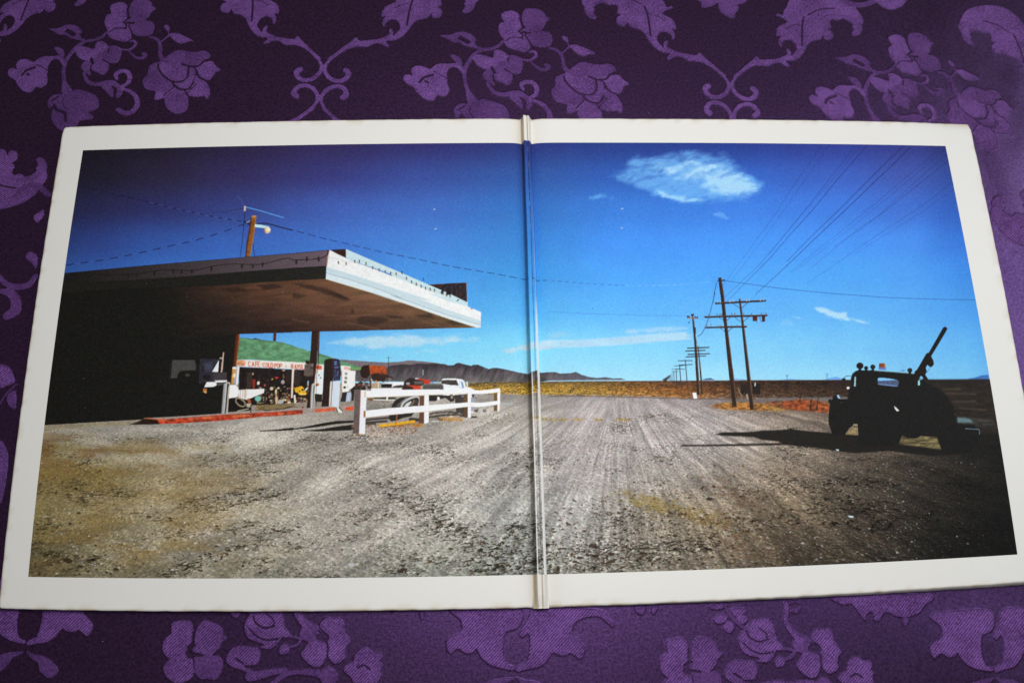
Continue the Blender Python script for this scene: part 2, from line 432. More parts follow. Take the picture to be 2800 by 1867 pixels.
def pebbles(k, seed):
    """pebble field in ground proportions: height, and the same field seen from the sun side"""
    u_, v_ = gxp / k, gd / (k * .62) * (dep / (dep + 70))
    w_ = (fbm(u_ * .7, v_ * .7, 2, seed + 9) - .5) * 1.3
    h0 = vnoise(u_ + w_, v_ - w_, seed)
    h1 = vnoise(u_ + w_ + .46, v_ - w_ - .34, seed)
    return h0, h1
rt = np.clip((QX - 1550) / 350, 0, 1)
dk = np.clip((QX + (QY - 1040) * .55 - 2150) / 420, 0, 1)
cover = 0.30 + 0.9 * np.clip((fbm(QX / 120, QY / 30, 3, 111) - .40) * 3, 0, 1)
cover += 1.1 * np.exp(-(((QX - 1340) * .75 + (QY - 1500) * .66) / 170) ** 2 * 0.4 - (((QX - 1340) * -.5 + (QY - 1500) * .85) / 34) ** 2)
cover += 1.3 * np.exp(-((QX - 600) / 120) ** 2 - ((QY - 1368 + (QX - 600) * .12) / 24) ** 2)
cover += 1.1 * np.exp(-((QX - 560) / 150) ** 2 - ((QY - 1535 + (QX - 560) * .42) / 20) ** 2)
cover += .7 * np.exp(-((QX - 1640) / 260) ** 2 - ((QY - 1530) / 60) ** 2)
cover = np.clip(cover, 0, 1.5)
fade = np.clip(dep / 150, 0.12, 1)
rel = 0
for k_, a_, sd in ((.0105, 1.0, 401), (.0185, .8, 411), (.034, .45, 421)):
    h0, h1 = pebbles(k_, sd)
    rel = rel + a_ * (h0 - h1) * np.clip(h0 * 2.2 - .5, 0, 1)
    sp_ = np.clip((h0 - (0.93 - .17 * np.clip(cover, 0, 1.25))) * 9, 0, 1) * a_
    rel = rel - .78 * sp_ * np.clip(cover, .2, 1.2)
rel = rel * fade
G = G * (1 + (0.50 + 0.16 * rt) * (trk - .5) * np.clip(dep / 120, 0.2, 1))[..., None]
G = G * (1 + 0.34 * rt * np.clip(fbm(QX / 150, QY / 90, 3, 87) * 3 - .9, 0, 1.3) * (trk2 - .5) * np.clip(dep / 200, 0.1, 1))[..., None]
G = G * (1 + 0.62 * (patch - .5))[..., None]
G = G * (1 + (0.46 + 0.4 * rt) * (grain - .5))[..., None]
amp = (0.42 + 0.50 * cover + .6 * dk)
shade_ = np.clip(1 + amp * rel, .16, 1.9)
G = G * (1 - .36 * np.clip((QX - 2380) / 260, 0, 1) * np.clip((QY - 1085) / 40, 0, 1))[..., None]
warm = np.stack([np.ones_like(rel), np.clip(1 + .10 * np.minimum(rel, 0) * amp, .7, 1), np.clip(1 + .30 * np.minimum(rel, 0) * amp, .4, 1)], -1)
G = G * shade_[..., None] * warm
glint = np.clip(rel - .30, 0, 1) * dk * (fbm(QX / 50, QY / 26, 3, 431) * 2 - .4).clip(0, 1) * np.clip((2900 - QX) / 700, .1, 1)
G = G + (glint * 300)[..., None]
# dry growth: ochre patches on the left, a strip right of the spine, one patch in the tracks
def tint(mask, col, a):
    global G
    t = (mask * a)[..., None]
    G = G * (1 - t) + np.asarray(col, np.float32) * (0.55 + 0.9 * grain[..., None]) * t
och = np.clip((fbm(QX / 130, QY / 34, 5, 101) - .40) * 4, 0, 1)
tint(och * np.clip(1.1 - (QX - 420) / 420, 0, 1) * np.clip((QY - 1170) / 60, 0, 1) * np.clip((1600 - QY) / 90, 0, 1), (128, 106, 60), .58)
tint(np.clip((fbm(QX / 60, QY / 14, 3, 103) - .50) * 5, 0, 1) * np.exp(-((QX - 200) / 260) ** 2 - ((QY - 1235) / 60) ** 2), (112, 80, 46), .6)
def spot(cx, cy, sl, la_, lc):
    c_, s2 = math.cos(sl), math.sin(sl)
    return np.exp(-(((QX - cx) * c_ + (QY - cy) * s2) / la_) ** 2 - (((QY - cy) * c_ - (QX - cx) * s2) / lc) ** 2)
nz_ = fbm(QX / 15, QY / 9, 4, 104, .62)
tint(np.clip(spot(1790, 1378, .28, 80, 24) * 1.5 + (nz_ - .60) * 3.2, 0, 1) * np.clip(spot(1790, 1378, .28, 130, 34) * 2 - .15, 0, 1), (138, 116, 56), .62)
tint(np.clip(spot(1945, 1425, .36, 80, 24) * 1.4 + (nz_ - .62) * 3.2, 0, 1) * np.clip(spot(1945, 1425, .36, 130, 34) * 2 - .15, 0, 1), (136, 112, 60), .52)
tint(np.clip(spot(2010, 1480, .5, 150, 60) * 1.2 + (nz_ - .68) * 3.2, 0, 1) * np.clip(spot(2010, 1480, .5, 170, 60) * 1.6 - .15, 0, 1), (96, 74, 52), .55)
tint(np.clip(spot(2010, 1350, .5, 150, 50) * 1.2 + (nz_ - .72) * 3.2, 0, 1) * np.clip(spot(2010, 1350, .5, 170, 60) * 1.6 - .15, 0, 1), (98, 76, 58), .55)
INK[:] = INK * (1 - gm[..., None]) + G * gm[..., None]

def specks(n, box, size, dark, dens=None, light=True, zx='S', squash=.55):
    x0b, y0b, x1b, y1b = box
    X = rng.uniform(x0b, x1b, n); Y = y0b + (y1b - y0b) * rng.uniform(0, 1, n) ** 0.8
    if dens is not None:
        keep = rng.uniform(0, 1, n) < dens(X, Y)
        X, Y = X[keep], Y[keep]
    uv = to_plane(np.stack([X, Y], 1))
    cx = (uv[:, 0] - U0) / CP; cy = (V1 - uv[:, 1]) / CP
    R = size * (0.35 + (Y - 1040) / 420) * np.exp(rng.normal(0, .42, len(X)))
    C = np.asarray(dark, float)[rng.integers(0, len(dark), len(X))]
    for x, y, r, c in zip(cx, cy, R, C):
        i0, i1, j0, j1 = int(y - r - 2), int(y + r + 3), int(x - 1.7 * r - 2), int(x + 1.7 * r + 3)
        if i0 < 0 or j0 < 0 or i1 >= CH or j1 >= CW:
            continue
        Yg, Xg = np.mgrid[i0:i1, j0:j1]
        e = rng.uniform(-.6, .6)
        d = np.hypot((Xg - x) + e * (Yg - y), (Yg - y) / squash)
        a = np.clip(r - d + .5, 0, 1) * .85
        s = INK[i0:i1, j0:j1]
        if light:
            d2 = np.hypot((Xg - x - r * .7), (Yg - y + r * .55) / squash)
            b = np.clip(r * .75 - d2 + .5, 0, 1) * .38
            s[:] = s * (1 - b[..., None]) + np.minimum(s * 1.35 + 14, 235) * b[..., None]
        s[:] = s * (1 - a[..., None]) + c * a[..., None]
def edens(X, Y):
    b = 0.12 + 0.5 * np.clip((fbm(X / 120, Y / 30, 3, 111) - .42) * 4, 0, 1)
    b += .9 * np.exp(-(((X - 1340) * .75 + (Y - 1500) * .66) / 170) ** 2 * 0.4 - (((X - 1340) * -.5 + (Y - 1500) * .85) / 34) ** 2)
    b += .8 * np.exp(-((X - 600) / 110) ** 2 - ((Y - 1368 + (X - 600) * .12) / 26) ** 2)
    b += .8 * np.exp(-((X - 560) / 150) ** 2 - ((Y - 1535 + (X - 560) * .42) / 22) ** 2)
    b += .7 * np.exp(-((X - 1640) / 200) ** 2 - ((Y - 1520) / 60) ** 2)
    return np.clip(b, 0, 1) * np.clip(1.15 - np.clip(X - 2050, 0, 900) / 420, 0, 1)
DK = [(52,38,26),(66,48,30),(44,36,28),(78,54,36),(36,32,26),(60,52,30)]
specks(12000, (70,1125,2400,1585), 1.2, DK, edens)
specks(3200, (70,1180,2300,1585), 1.9, DK, edens)
specks(90, (70,1250,2100,1580), 3.2, [(40,32,24),(52,38,26),(60,40,26)], edens)
specks(2600, (1500,1240,2150,1580), 2.0, [(66,52,40),(58,44,34),(78,60,44)], lambda X, Y: np.clip(fbm(X / 60, Y / 25, 3, 113) * 1.3 - .2, 0, 1))
specks(2600, (1950,1230,2760,1570), 1.5, [(150,146,140),(120,114,106),(176,176,176),(96,88,78)], lambda X, Y: np.clip((fbm(X / 40, Y / 22, 3, 117) * 1.6 - .45), 0, 1) * np.clip((2900 - X) / 800, .08, 1) * np.clip((2950 - X - (Y - 1300) * .9) / 600, .05, 1), light=False)
specks(900, (70,1150,2000,1580), 1.4, [(206,204,200),(190,190,190),(220,216,210)], None, light=False)

# ---- desert scrub
top = np.interp(QX, [1270, 1500, 2100, 2700], [1045, 1042, 1040, 1039])
bot = np.interp(QX, [1270, 1360, 1500, 1770, 1860, 2000, 2200, 2320, 2720], [1075, 1079, 1078, 1084, 1088, 1090, 1090, 1092, 1100])
bot = bot + 7 * (fbm(QX / 14, QX * 0, 2, 121) - .5)
sm = np.clip(QY - top, 0, 1) * np.clip(bot - QY, 0, 1) * np.clip((QX - 1275) / 4, 0, 1)
tt = np.clip((QY - top) / np.maximum(bot - top, 1), 0, 1)
cl = fbm(QX / 13, QY / (4 + 5 * tt), 3, 123, .6); cl2 = fbm(QX / 4, QY / 2.5, 2, 125)
b_ = grid_color([1280, 1450, 1600, 1750, 1900, 2050, 2250, 2500, 2720], [0, .22, .55, 1],
    [[(104,88,56),(100,84,46),(92,74,44),(84,60,40),(72,46,34),(58,40,32),(44,32,28),(30,25,23),(26,23,22)],
     [(130,104,44),(134,106,42),(126,96,38),(112,74,36),(92,56,34),(64,44,32),(48,35,29),(32,27,24),(26,23,22)],
     [(168,130,46),(172,136,50),(160,122,46),(150,100,42),(134,84,42),(78,54,38),(60,42,32),(36,30,26),(28,25,23)],
     [(178,142,62),(180,146,66),(168,132,62),(160,112,58),(146,100,58),(98,76,58),(70,54,42),(42,35,30),(30,27,25)]], QX, tt)
b_ = b_ * np.clip(0.30 + 1.9 * (cl - .26) + 0.7 * (cl2 - .3), .18, 1.5)[..., None]
lightg = np.clip((cl2 - .66) * 5, 0, 1) * np.clip((tt - .6) * 3, 0, 1) * np.clip((2300 - QX) / 500, 0, 1)
b_ = b_ * (1 - lightg[..., None] * .6) + np.array([190, 176, 160]) * lightg[..., None] * .6
INK[:] = INK * (1 - sm[..., None]) + b_ * sm[..., None]
line('zg', [(0,948),(300,948),(900,962),(1250,972),(1700,980)], 9, (72,56,46), .65, blur=1)
poly('zg', [(1600,985),(1750,978),(2000,975),(2350,970),(2350,1010),(2000,1000),(1700,1012)], (104, 98, 98), .9, 1)
poly('zh', [(0,968),(300,965),(560,962),(725,958),(725,992),(500,1000),(300,985),(0,1002)], (108, 104, 104), .9, 1)
poly('zg', [(1480,1050),(1540,1020),(1640,1008),(1800,1005),(2000,1020),(2080,1040),(2150,1075),(2000,1085),(1800,1080),(1600,1072)], (150, 98, 42), .85, 2, var=.75, scale=4, sx=2)
poly('zg', [(1990,1000),(2200,990),(2350,1000),(2350,1085),(2150,1075),(2050,1040)], (112, 62, 36), .8, 2, var=.8, scale=4, sx=2)
poly('zh', [(150,1000),(300,975),(450,990),(556,1020),(556,1105),(400,1095),(220,1070),(120,1040)], (140, 68, 34), .88, 2, var=.7, scale=4, sx=2)
poly('zh', [(0,1045),(120,1060),(200,1085),(60,1092),(0,1090)], (160,130,70), .6, 2, var=.4)
poly('zf', [(2160,1150),(2260,1135),(2350,1150),(2350,1165),(2200,1165)], (150,124,64), .6, 2, var=.5, scale=4)
for x, w_ in [(0,70),(70,110),(210,110),(405,90),(590,170)]:
    poly('zg', [(x,1170),(x+w_*.3,1150),(x+w_,1160),(x+w_*.9,1180)], (156,128,62), .7, 2, var=.6, scale=3)
for x, yb, yt in [(385,1080,960),(445,1080,950),(290,1000,920)]:
    line('zh', [(x,yb),(x+4,(yb+yt)/2),(x+20,yt)], [12,10,4], (40,30,26), .9, smooth=True)
for i in range(70):
    x = rng.uniform(560, 2300); yy = rng.uniform(880, 960)
    line('zg', [(x,yy),(x+rng.uniform(-6,6),yy-rng.uniform(20,50))], 5, (74,52,36), .6)
poly('zg', [(1760,845),(1800,838),(1830,842),(1835,935),(1765,932)], (34,28,25)); poly('zg', [(1868,838),(1940,832),(1942,938),(1870,930)], (30,25,23))
line('zg', [(1820,935),(1825,975)], 10, (170,160,150)); line('zg', [(1740,880),(1770,955)], 6, (150,130,110)); line('zg', [(1895,830),(1893,855)], 9, (210,210,205)); line('zg', [(1905,930),(1920,960)], 12, (48,38,32))
poly('zg', [(1320,920),(1353,917),(1366,970),(1332,973)], (232, 234, 238))
for x, h_ in [(172,50),(538,60)]:
    line('zh', [(x,806),(x,806-h_)], 6, (70,100,150), .8); line('zh', [(x-14,806-h_+8),(x+14,806-h_+8)], 4, (70,100,150), .7)
line('zh', [(1232,728),(1232,710)], 6, (60,80,120), .8); line('zh', [(1205,718),(1255,718)], 4, (60,80,120), .7)

# ---- the station canopy and the dark forecourt wall
rf = tr('za', [(258,1300),(620,1266),(1000,1230),(1350,1200),(1900,1155),(2350,1118)]).tolist() + tr('zb', [(340,1087)]).tolist()
dk = tr('zb', [(310,1235),(305,1355)]).tolist() + tr('ze', [(2350,366),(1860,380),(1810,640),(1760,1000),(1730,1108),(1300,1140),(1000,1150),(970,1165),(600,1185),(70,1216),(70,1140),(150,600),(225,0)]).tolist()
poly('S', rf + dk, (25, 24, 22), var=.12, scale=4)
fas = rf + tr('zb', [(308,1232),(0,1250)]).tolist() + tr('za', [(2200,1262),(1800,1292),(1350,1330),(690,1372),(245,1392)]).tolist()
m = poly_mask(cv('S', fas), (CH, CW))
y0, x0, M = m
h, w = M.shape
Xc = QX[y0:y0 + h, x0:x0 + w]
g = np.clip((Xc - 170) / 720, 0, 1)[..., None]
s = INK[y0:y0 + h, x0:x0 + w]
col = (1 - g) * np.array([26, 25, 23]) + g * np.array([98, 82, 92])
s[:] = s * (1 - M[..., None]) + col * M[..., None]
line('S', rf, 1.6, (34,28,30), .8)
band = tr('zb', [(0,1250),(310,1235),(305,1355),(0,1366)]).tolist() + tr('za', [(1700,1412),(700,1440),(240,1480),(245,1392),(690,1372),(1350,1330),(2200,1262)]).tolist()
poly('S', band, (31, 30, 27), .85)
# bulbs and cable on the front fascia
line('za', [(560,1315),(880,1310),(1170,1270),(1430,1275),(1620,1235),(1800,1215),(1960,1220),(2080,1215),(2280,1165),(2350,1170)], 8, (24,22,24), .8, smooth=True)
line('zb', [(0,1180),(120,1175),(240,1165),(320,1130),(335,1090)], 9, (28,24,24), .9, smooth=True)
for x, y in [(840,1320),(915,1315),(1085,1295),(1255,1280),(1330,1282),(1425,1280),(1605,1258),(1885,1235),(1985,1232),(2075,1220)]:
    line('za', [(x,y-10),(x,y+14)], 18, (26,24,26), .75)
for x, y in [(35,1195),(130,1170),(240,1170),(328,1110)]:
    line('zb', [(x,y-14),(x,y+14)], 20, (40,32,30), .9)
# underside of the canopy, painted boards with stains
sof = tr('zb', [(305,1352),(700,1470),(980,1568)]).tolist() + tr('zf', [(730,0),(1000,90),(1400,230),(1690,322),(1350,328),(1000,340),(500,352),(0,363)]).tolist() + tr('ze', [(2100,372),(1860,380),(1300,420),(900,200),(1000,60)]).tolist() + tr('za', [(1100,1440),(1700,1412),(2350,1365)]).tolist()
m = poly_mask(cv('S', sof), (CH, CW)); y0, x0, M = m; h, w = M.shape
Xc = QX[y0:y0 + h, x0:x0 + w]; Yc = QY[y0:y0 + h, x0:x0 + w]
n = fbm(Xc / 60 - Yc / 30, Yc / 9 + Xc / 90, 4, 71)
k = grid_color([380, 560, 720, 880, 1050, 1200, 1320], [760, 800, 850, 905],
    [[(24,23,21),(52,36,28),(74,50,38),(84,58,42),(96,70,52),(100,76,54),(96,74,50)],
     [(24,23,21),(44,32,27),(74,50,38),(92,64,48),(98,72,54),(104,80,58),(110,84,54)],
     [(24,23,21),(34,27,24),(54,38,32),(76,52,40),(86,60,44),(92,68,46),(116,88,48)],
     [(24,23,21),(28,24,22),(38,28,25),(50,33,28),(56,38,30),(62,44,32),(90,66,36)]], Xc, Yc)
k = k * (0.90 + 0.46 * n)[..., None] * np.array([1.0, .985, .97])
g = np.clip((Xc - 400) / 160, 0, 1) * M
s = INK[y0:y0 + h, x0:x0 + w]
s[:] = s * (1 - g[..., None]) + k * g[..., None]
for z, p, a in [('zf', [(580,240),(640,215),(820,225),(900,245),(760,300),(600,290)], .5), ('zf', [(850,205),(1000,220),(1040,240),(900,235)], .6), ('zf', [(1110,205),(1270,195),(1310,235),(1180,230)], .6),
                ('zf', [(1390,255),(1520,255),(1620,300),(1480,300)], .5), ('zb', [(60,1400),(180,1410),(350,1450),(540,1545),(480,1550),(280,1480),(60,1420)], .6), ('zb', [(0,1395),(120,1390),(40,1410)], .6), ('zb', [(0,1480),(140,1500),(60,1530),(0,1530)], .5),
                ('za', [(1690,1440),(1850,1425),(1960,1460),(1800,1480)], .5), ('za', [(2010,1405),(2180,1395),(2270,1430),(2100,1455)], .6), ('zf', [(330,0),(420,10),(530,60),(470,50)], .6), ('zf', [(540,150),(560,150),(560,190),(540,190)], .6)]:
    poly(z, p, (34, 24, 21), a, 2)
for z, p in [('zf', [(500,275),(700,318),(800,335)]), ('zf', [(0,245),(150,275)]), ('zf', [(1180,255),(1370,318)]), ('zf', [(300,205),(560,215),(850,190)])]:
    line(z, p, 9, (128,92,66), .45, blur=1)
# bright side fascia
par = tr('zb', [(490,1078),(760,1195),(1000,1297),(1250,1405),(1450,1492),(1600,1560)]).tolist() + tr('zf', [(1605,75),(1608,130),(1430,82),(1040,0)]).tolist() + tr('zb', [(900,1305),(560,1190),(490,1158)]).tolist()
poly('S', par, (190, 214, 222))
poly('zb', [(345,1085),(490,1078),(490,1160),(420,1130)], (48, 28, 26))
fr = tr('zb', [(340,1087),(420,1128),(560,1192),(760,1265),(1000,1362),(1250,1460),(1400,1520)]).tolist() + tr('zf', [(1240,0),(1430,80),(1610,128),(1730,180),(1726,320),(1690,322),(1400,230),(1000,90),(730,0)]).tolist() + tr('zb', [(700,1470),(305,1352),(312,1240),(320,1150)]).tolist()
poly('S', fr, (226, 229, 230), var=.05)
lb = tr('zb', [(313,1242),(560,1315),(800,1395),(1050,1478),(1300,1560)]).tolist() + tr('zf', [(1160,55),(1400,150),(1728,258),(1726,320),(1690,322),(1400,230),(1000,90),(730,0)]).tolist() + tr('zb', [(700,1470),(305,1352)]).tolist()
poly('S', lb, (190, 209, 217))
lw = tr('zb', [(311,1300),(560,1372),(800,1452),(1000,1530)]).tolist() + tr('zf', [(900,25),(1200,130),(1450,218),(1726,300),(1726,320),(1690,322),(1400,230),(1000,90),(730,0)]).tolist() + tr('zb', [(700,1470),(305,1352)]).tolist()
poly('S', lw, (206, 221, 228))
line('S', tr('zb', [(311,1298),(560,1370),(800,1450),(1000,1528)]).tolist() + tr('zf', [(900,23),(1200,128),(1450,214),(1722,296)]).tolist(), 1.2, (96,112,132), .6)
line('S', tr('zb', [(305,1352),(700,1470),(980,1566)]).tolist() + tr('zf', [(1000,88),(1400,228),(1690,322)]).tolist(), 1.4, (214,196,150), .6)
line('zb', [(313,1235),(335,1090)], 8, (150,96,70), .7)
poly('zb', [(1250,1405),(1420,1393),(1597,1385),(1601,1565),(1450,1492)], (46, 29, 27), var=.25, scale=6)
line('zb', [(1250,1405),(1597,1387)], 4, (96,60,40), .8)
line('zb', [(1598,1386),(1604,1560)], 4, (170,150,150), .8)
# letters of the sign board (only their backs show)
for L in ([(1380,1440),(1410,1405),(1430,1440),(1420,1490)], [(1370,1480),(1405,1410),(1440,1490)], [(1450,1480),(1440,1420),(1470,1405),(1490,1440),(1490,1500)], [(1570,1415),(1535,1405),(1520,1440),(1570,1470),(1580,1500),(1550,1525)]):
    line('zb', L, 22, (20,16,22), .95, smooth=True)
    line('zb', np.asarray(L) + [10, 6], 6, (70,78,110), .5, smooth=True)
# bulbs along the parapet
for x, y in [(420,1200),(490,1210),(570,1190),(612,1190),(673,1210),(735,1248),(795,1268),(850,1285),(900,1300),(950,1305),(1003,1293),(1045,1345),(1092,1378),(1135,1400),(1180,1418),(1220,1435),(1262,1445),(1302,1455),(1380,1482),(1412,1500),(1445,1508)]:
    line('zb', [(x,y-8),(x+2,y+10)], 11, (52,36,34), .9)
    line('zb', [(x+4,y+4),(x-4,y+12)], 7, (196,140,86), .7)
line('zb', [(335,1150),(480,1185),(620,1215),(900,1290),(1100,1385),(1400,1490)], 3, (120,120,130), .5)
line('zb', [(1200,1345),(1205,1365)], 7, (30,40,80)); line('zf', [(1510,75),(1525,65)], 9, (60,44,40)); line('zf', [(1635,145),(1650,150)], 6, (70,60,60))

# ---- power poles
pd, pl = (44, 29, 23), (128, 100, 74)
def pole(z, left, right, col=pd, hl=.75, hw=9):
    poly(z, left + right[::-1], col, var=.15, scale=6)
    line(z, np.asarray(right, float) - [hw * .4, 0], hw, pl, hl)
pole('S', tr('zc', [(1556,1343)]).tolist() + tr('zg', [(1572,0),(1608,300),(1655,760),(1688,1045)]).tolist(), tr('zc', [(1585,1340)]).tolist() + tr('zg', [(1606,0),(1640,300),(1698,760),(1728,1045)]).tolist(), hw=2.2, hl=.6)
pole('zg', [(1743,60),(1775,350),(1825,850),(1848,1072)], [(1760,58),(1800,350),(1860,850),(1886,1070)], hl=.6)
pole('zg', [(1312,200),(1335,450),(1352,750),(1362,940)], [(1328,200),(1358,450),(1378,750),(1389,940)], hl=.7, hw=7)
pole('zg', [(1367,490),(1385,700),(1402,930)], [(1375,490),(1398,700),(1419,930)], hl=.55, hw=6)
ell('zg', (1705,1045), 26, 7, (70,44,26)); ell('zg', (1866,1070), 24, 7, (60,40,26))
for z, a, b, w_ in [('zg', (1535,101), (1985,77), 19), ('zg', (1437,225), (2000,212), 18), ('zg', (1447,322), (1812,314), 17), ('zg', (1274,510), (1471,503), 10), ('zg', (1258,536), (1437,530), 9), ('zg', (1280,567), (1476,561), 10), ('zg', (1262,590), (1440,582), 9), ('zg', (1191,626), (1319,624), 7), ('zg', (1207,665), (1321,660), 7), ('zg', (1156,674), (1250,668), 5), ('zg', (1168,700), (1250,702), 5), ('zg', (1130,703), (1195,702), 4), ('zg', (1135,726), (1190,724), 4)]:
    line(z, [a, b], w_, (46,31,26))
    if w_ > 12:
        line(z, [(a[0], a[1]-7), (b[0], b[1]-7)], 4, (120,96,82), .6)
line('zg', [(1274,232),(1368,236)], 11, (150,110,92))
for x, y in [(1275,222),(1288,222),(1310,205),(1328,203),(1345,226),(1364,228)]:
    ell('zg', (x, y), 6, 9, (30,26,34))
for x, y in [(1548,85),(1574,86),(1665,82),(1695,78),(1815,72),(1840,70),(1944,68),(1973,66)]:
    line('zg', [(x,y-10),(x,y+8)], 10, (150,168,190), .9)
for x, y in [(1470,212),(1548,206),(1572,206),(1590,206),(1680,203),(1708,203),(1860,203),(1790,203),(1950,202),(1992,198)]:
    line('zg', [(x,y-9),(x,y+8)], 11, (110,104,110), .9)
for x, y in [(1455,308),(1490,295),(1555,308),(1578,308),(1680,306),(1730,304)]:
    line('zg', [(x,y-8),(x,y+8)], 9, (120,112,118), .8)
for p in [[(1690,102),(1750,143)], [(1773,143),(1824,96)], [(1700,222),(1758,268)], [(1786,268),(1838,224)], [(1566,232),(1600,252)], [(1634,258),(1668,226)], [(1575,326),(1612,356)], [(1642,360),(1685,324)]]:
    line('zg', p, 5, (52,44,50), .9)
poly('zg', [(1870,214),(1914,212),(1914,262),(1872,264)], (74, 34, 22)); poly('zg', [(1954,212),(1986,212),(1984,268),(1956,270)], (58, 30, 22)); line('zg', [(1898,262),(1912,275)], 4, (60,60,70)); line('zg', [(1936,226),(1948,268)], 4, (60,60,70))
line('zc', [(1548,1370),(1612,1368)], 9, (34,30,40)); ell('zc', (1608,1366), 9, 8, (28,26,40))
line('zg', [(1344,325),(1345,375)], 12, (48,36,32)); ell('zg', (1290,275), 7, 7, (40,50,80)); ell('zg', (405,145), 5, 5, (40,60,110))
for a, b, w_ in [((1254,619),(1277,885),9), ((1201,660),(1216,865),8), ((1170,700),(1176,845),7), ((1148,722),(1152,835),6), ((1131,738),(1135,825),5), ((1119,748),(1122,818),4), ((1108,758),(1110,814),4)]:
    line('zg', [a, b], [w_ * .8, w_], (62,54,50))
poly('zg', [(1043,800),(1075,780),(1110,758),(1118,764),(1095,795),(1070,822)], (46, 40, 42), .9, 1)

# ---- turf roof, cafe front, shop
poly('S', tr('ze', [(1850,395),(1862,412),(2000,425),(2180,445),(2250,452),(2350,485)]).tolist() + tr('zf', [(0,485),(70,508),(150,535),(260,562),(330,582),(430,622),(520,650),(620,682),(640,700),(600,706),(440,700),(280,660),(0,640)]).tolist() + tr('ze', [(2350,640),(1950,612),(1830,618)]).tolist(), (94, 142, 104), var=.26, scale=5, sx=2)
line('ze', [(1865,415),(2180,447),(2350,487)], 5, (62,92,72), .8)
poly('ze', [(1985,422),(2010,418),(2060,432),(2000,430)], (60,46,40))
poly('ze', [(2175,372),(2202,372),(2196,445),(2170,442)], (76, 42, 34))
poly('S', tr('z1', [(1062,645),(1568,660)]).tolist() + tr('z2', [(400,375),(1030,400),(1100,480),(1110,1090),(800,1100),(300,1150)]).tolist() + tr('z1', [(1568,1200),(1240,1190),(1150,1160),(1060,960)]).tolist(), (32, 25, 25), var=.3, scale=6)
ell('z2', (880,560), 70, 200, (62,50,46), .6); ell('z2', (690,560), 50, 160, (48,40,40), .5)
cc = [(214,200,170),(170,140,90),(120,96,70),(206,190,160),(96,70,50),(180,60,40),(196,176,120),(90,120,110),(150,130,110)]
for i in range(150):
    x = rng.uniform(20, 760); y = rng.choice([rng.uniform(760, 1120), rng.uniform(900, 1130)])
    ell('z2', (x, y), rng.uniform(8, 26), rng.uniform(8, 22), cc[rng.integers(0, len(cc))], rng.uniform(.35, .9), rng.uniform(0, 90), 8)
for i in range(60):
    x = rng.uniform(20, 1050); y = rng.uniform(420, 800)
    ell('z2', (x, y), rng.uniform(5, 14), rng.uniform(6, 24), [(70,54,46),(90,70,54),(56,46,44),(110,60,44)][rng.integers(0, 4)], rng.uniform(.3, .7), 0, 8)
for x, y, rx, ry, c in [(335,800,36,36,(206,192,160)),(575,660,38,42,(168,156,156)),(50,680,26,38,(226,200,180)),(190,730,22,26,(190,70,50)),(348,600,20,22,(150,150,60)),(45,1010,60,55,(120,180,170)),(480,790,24,20,(220,214,196)),(430,870,20,60,(216,198,150)),(440,1040,26,90,(206,180,140)),(530,1080,60,46,(170,168,170)),(590,410,34,18,(190,150,110)),(588,540,14,60,(110,84,60)),(710,1100,36,30,(216,196,170)),(630,1045,22,22,(226,206,140)),(690,1050,40,24,(150,110,80))]:
    ell('z2', (x, y), rx, ry, c)
poly('z2', [(410,545),(495,560),(420,600)], (206,60,40))
poly('z1', [(1255,820),(1298,820),(1290,950),(1262,950)], (150,50,34), .9); poly('z1', [(1330,850),(1360,855),(1350,895),(1325,895)], (236,222,206)); poly('z1', [(1180,720),(1250,720),(1250,940),(1170,950)], (64,50,44), .8)
line('z1', [(1262,735),(1262,750)], 16, (210,180,140))
sg = tr('z1', [(1030,545),(1200,540),(1568,562)]).tolist() + tr('z2', [(300,205),(700,225),(1055,245),(1450,290),(1450,418),(1040,395),(620,375)]).tolist() + tr('z1', [(1568,658),(1200,645),(1028,632)]).tolist()
poly('S', sg, (228, 222, 214), var=.04)
poly('z1', [(1035,548),(1150,548),(1150,630),(1030,628)], (206, 130, 84), .85, 1, var=.5, scale=3)
FONT = {'C': [[(1,.12),(.6,0),(.15,.1),(0,.5),(.15,.9),(.6,1),(1,.88)]], 'A': [[(0,1),(.5,0),(1,1)],[(.2,.65),(.8,.65)]], 'F': [[(1,0),(0,0),(0,1)],[(0,.48),(.8,.48)]], 'E': [[(1,0),(0,0),(0,1),(1,1)],[(0,.48),(.8,.48)]],
        'O': [[(.5,0),(.05,.2),(.05,.8),(.5,1),(.95,.8),(.95,.2),(.5,0)]], 'L': [[(0,0),(0,1),(1,1)]], 'D': [[(0,0),(0,1),(.6,1),(1,.7),(1,.3),(.6,0),(0,0)]], 'P': [[(0,1),(0,0),(.8,0),(1,.25),(.8,.5),(0,.5)]],
        'R': [[(0,1),(0,0),(.8,0),(1,.25),(.8,.5),(0,.5)],[(.4,.5),(1,1)]], 'Y': [[(0,0),(.5,.5),(1,0)],[(.5,.5),(.5,1)]], 'S': [[(1,.1),(.5,0),(.05,.2),(.2,.45),(.85,.58),(.95,.82),(.5,1),(0,.9)]], "'": [[(.5,0),(.4,.3)]], 'N': [[(0,1),(0,0),(1,1),(1,0)]], 'B': [[(0,0),(0,1),(.7,1),(1,.75),(.7,.5),(0,.5)],[(0,0),(.6,0),(.85,.25),(.6,.5)]], 'M': [[(0,1),(0,0),(.5,.6),(1,0),(1,1)]]}
def letter(z, ch, x, y, w_, h_, lw, col, slope=.06, slant=-.06):
    for pl_ in FONT[ch]:
        line(z, [(x + px * w_ + slant * (py - 1) * -h_ * 1.0, y + py * h_ + slope * px * w_) for px, py in pl_], lw, col)
red = (196, 66, 28)
for ch, x in [('C',1200),('A',1250),('F',1302),('E',1336)]:
    letter('z1', ch, x, 568, 32, 68, 9, red)
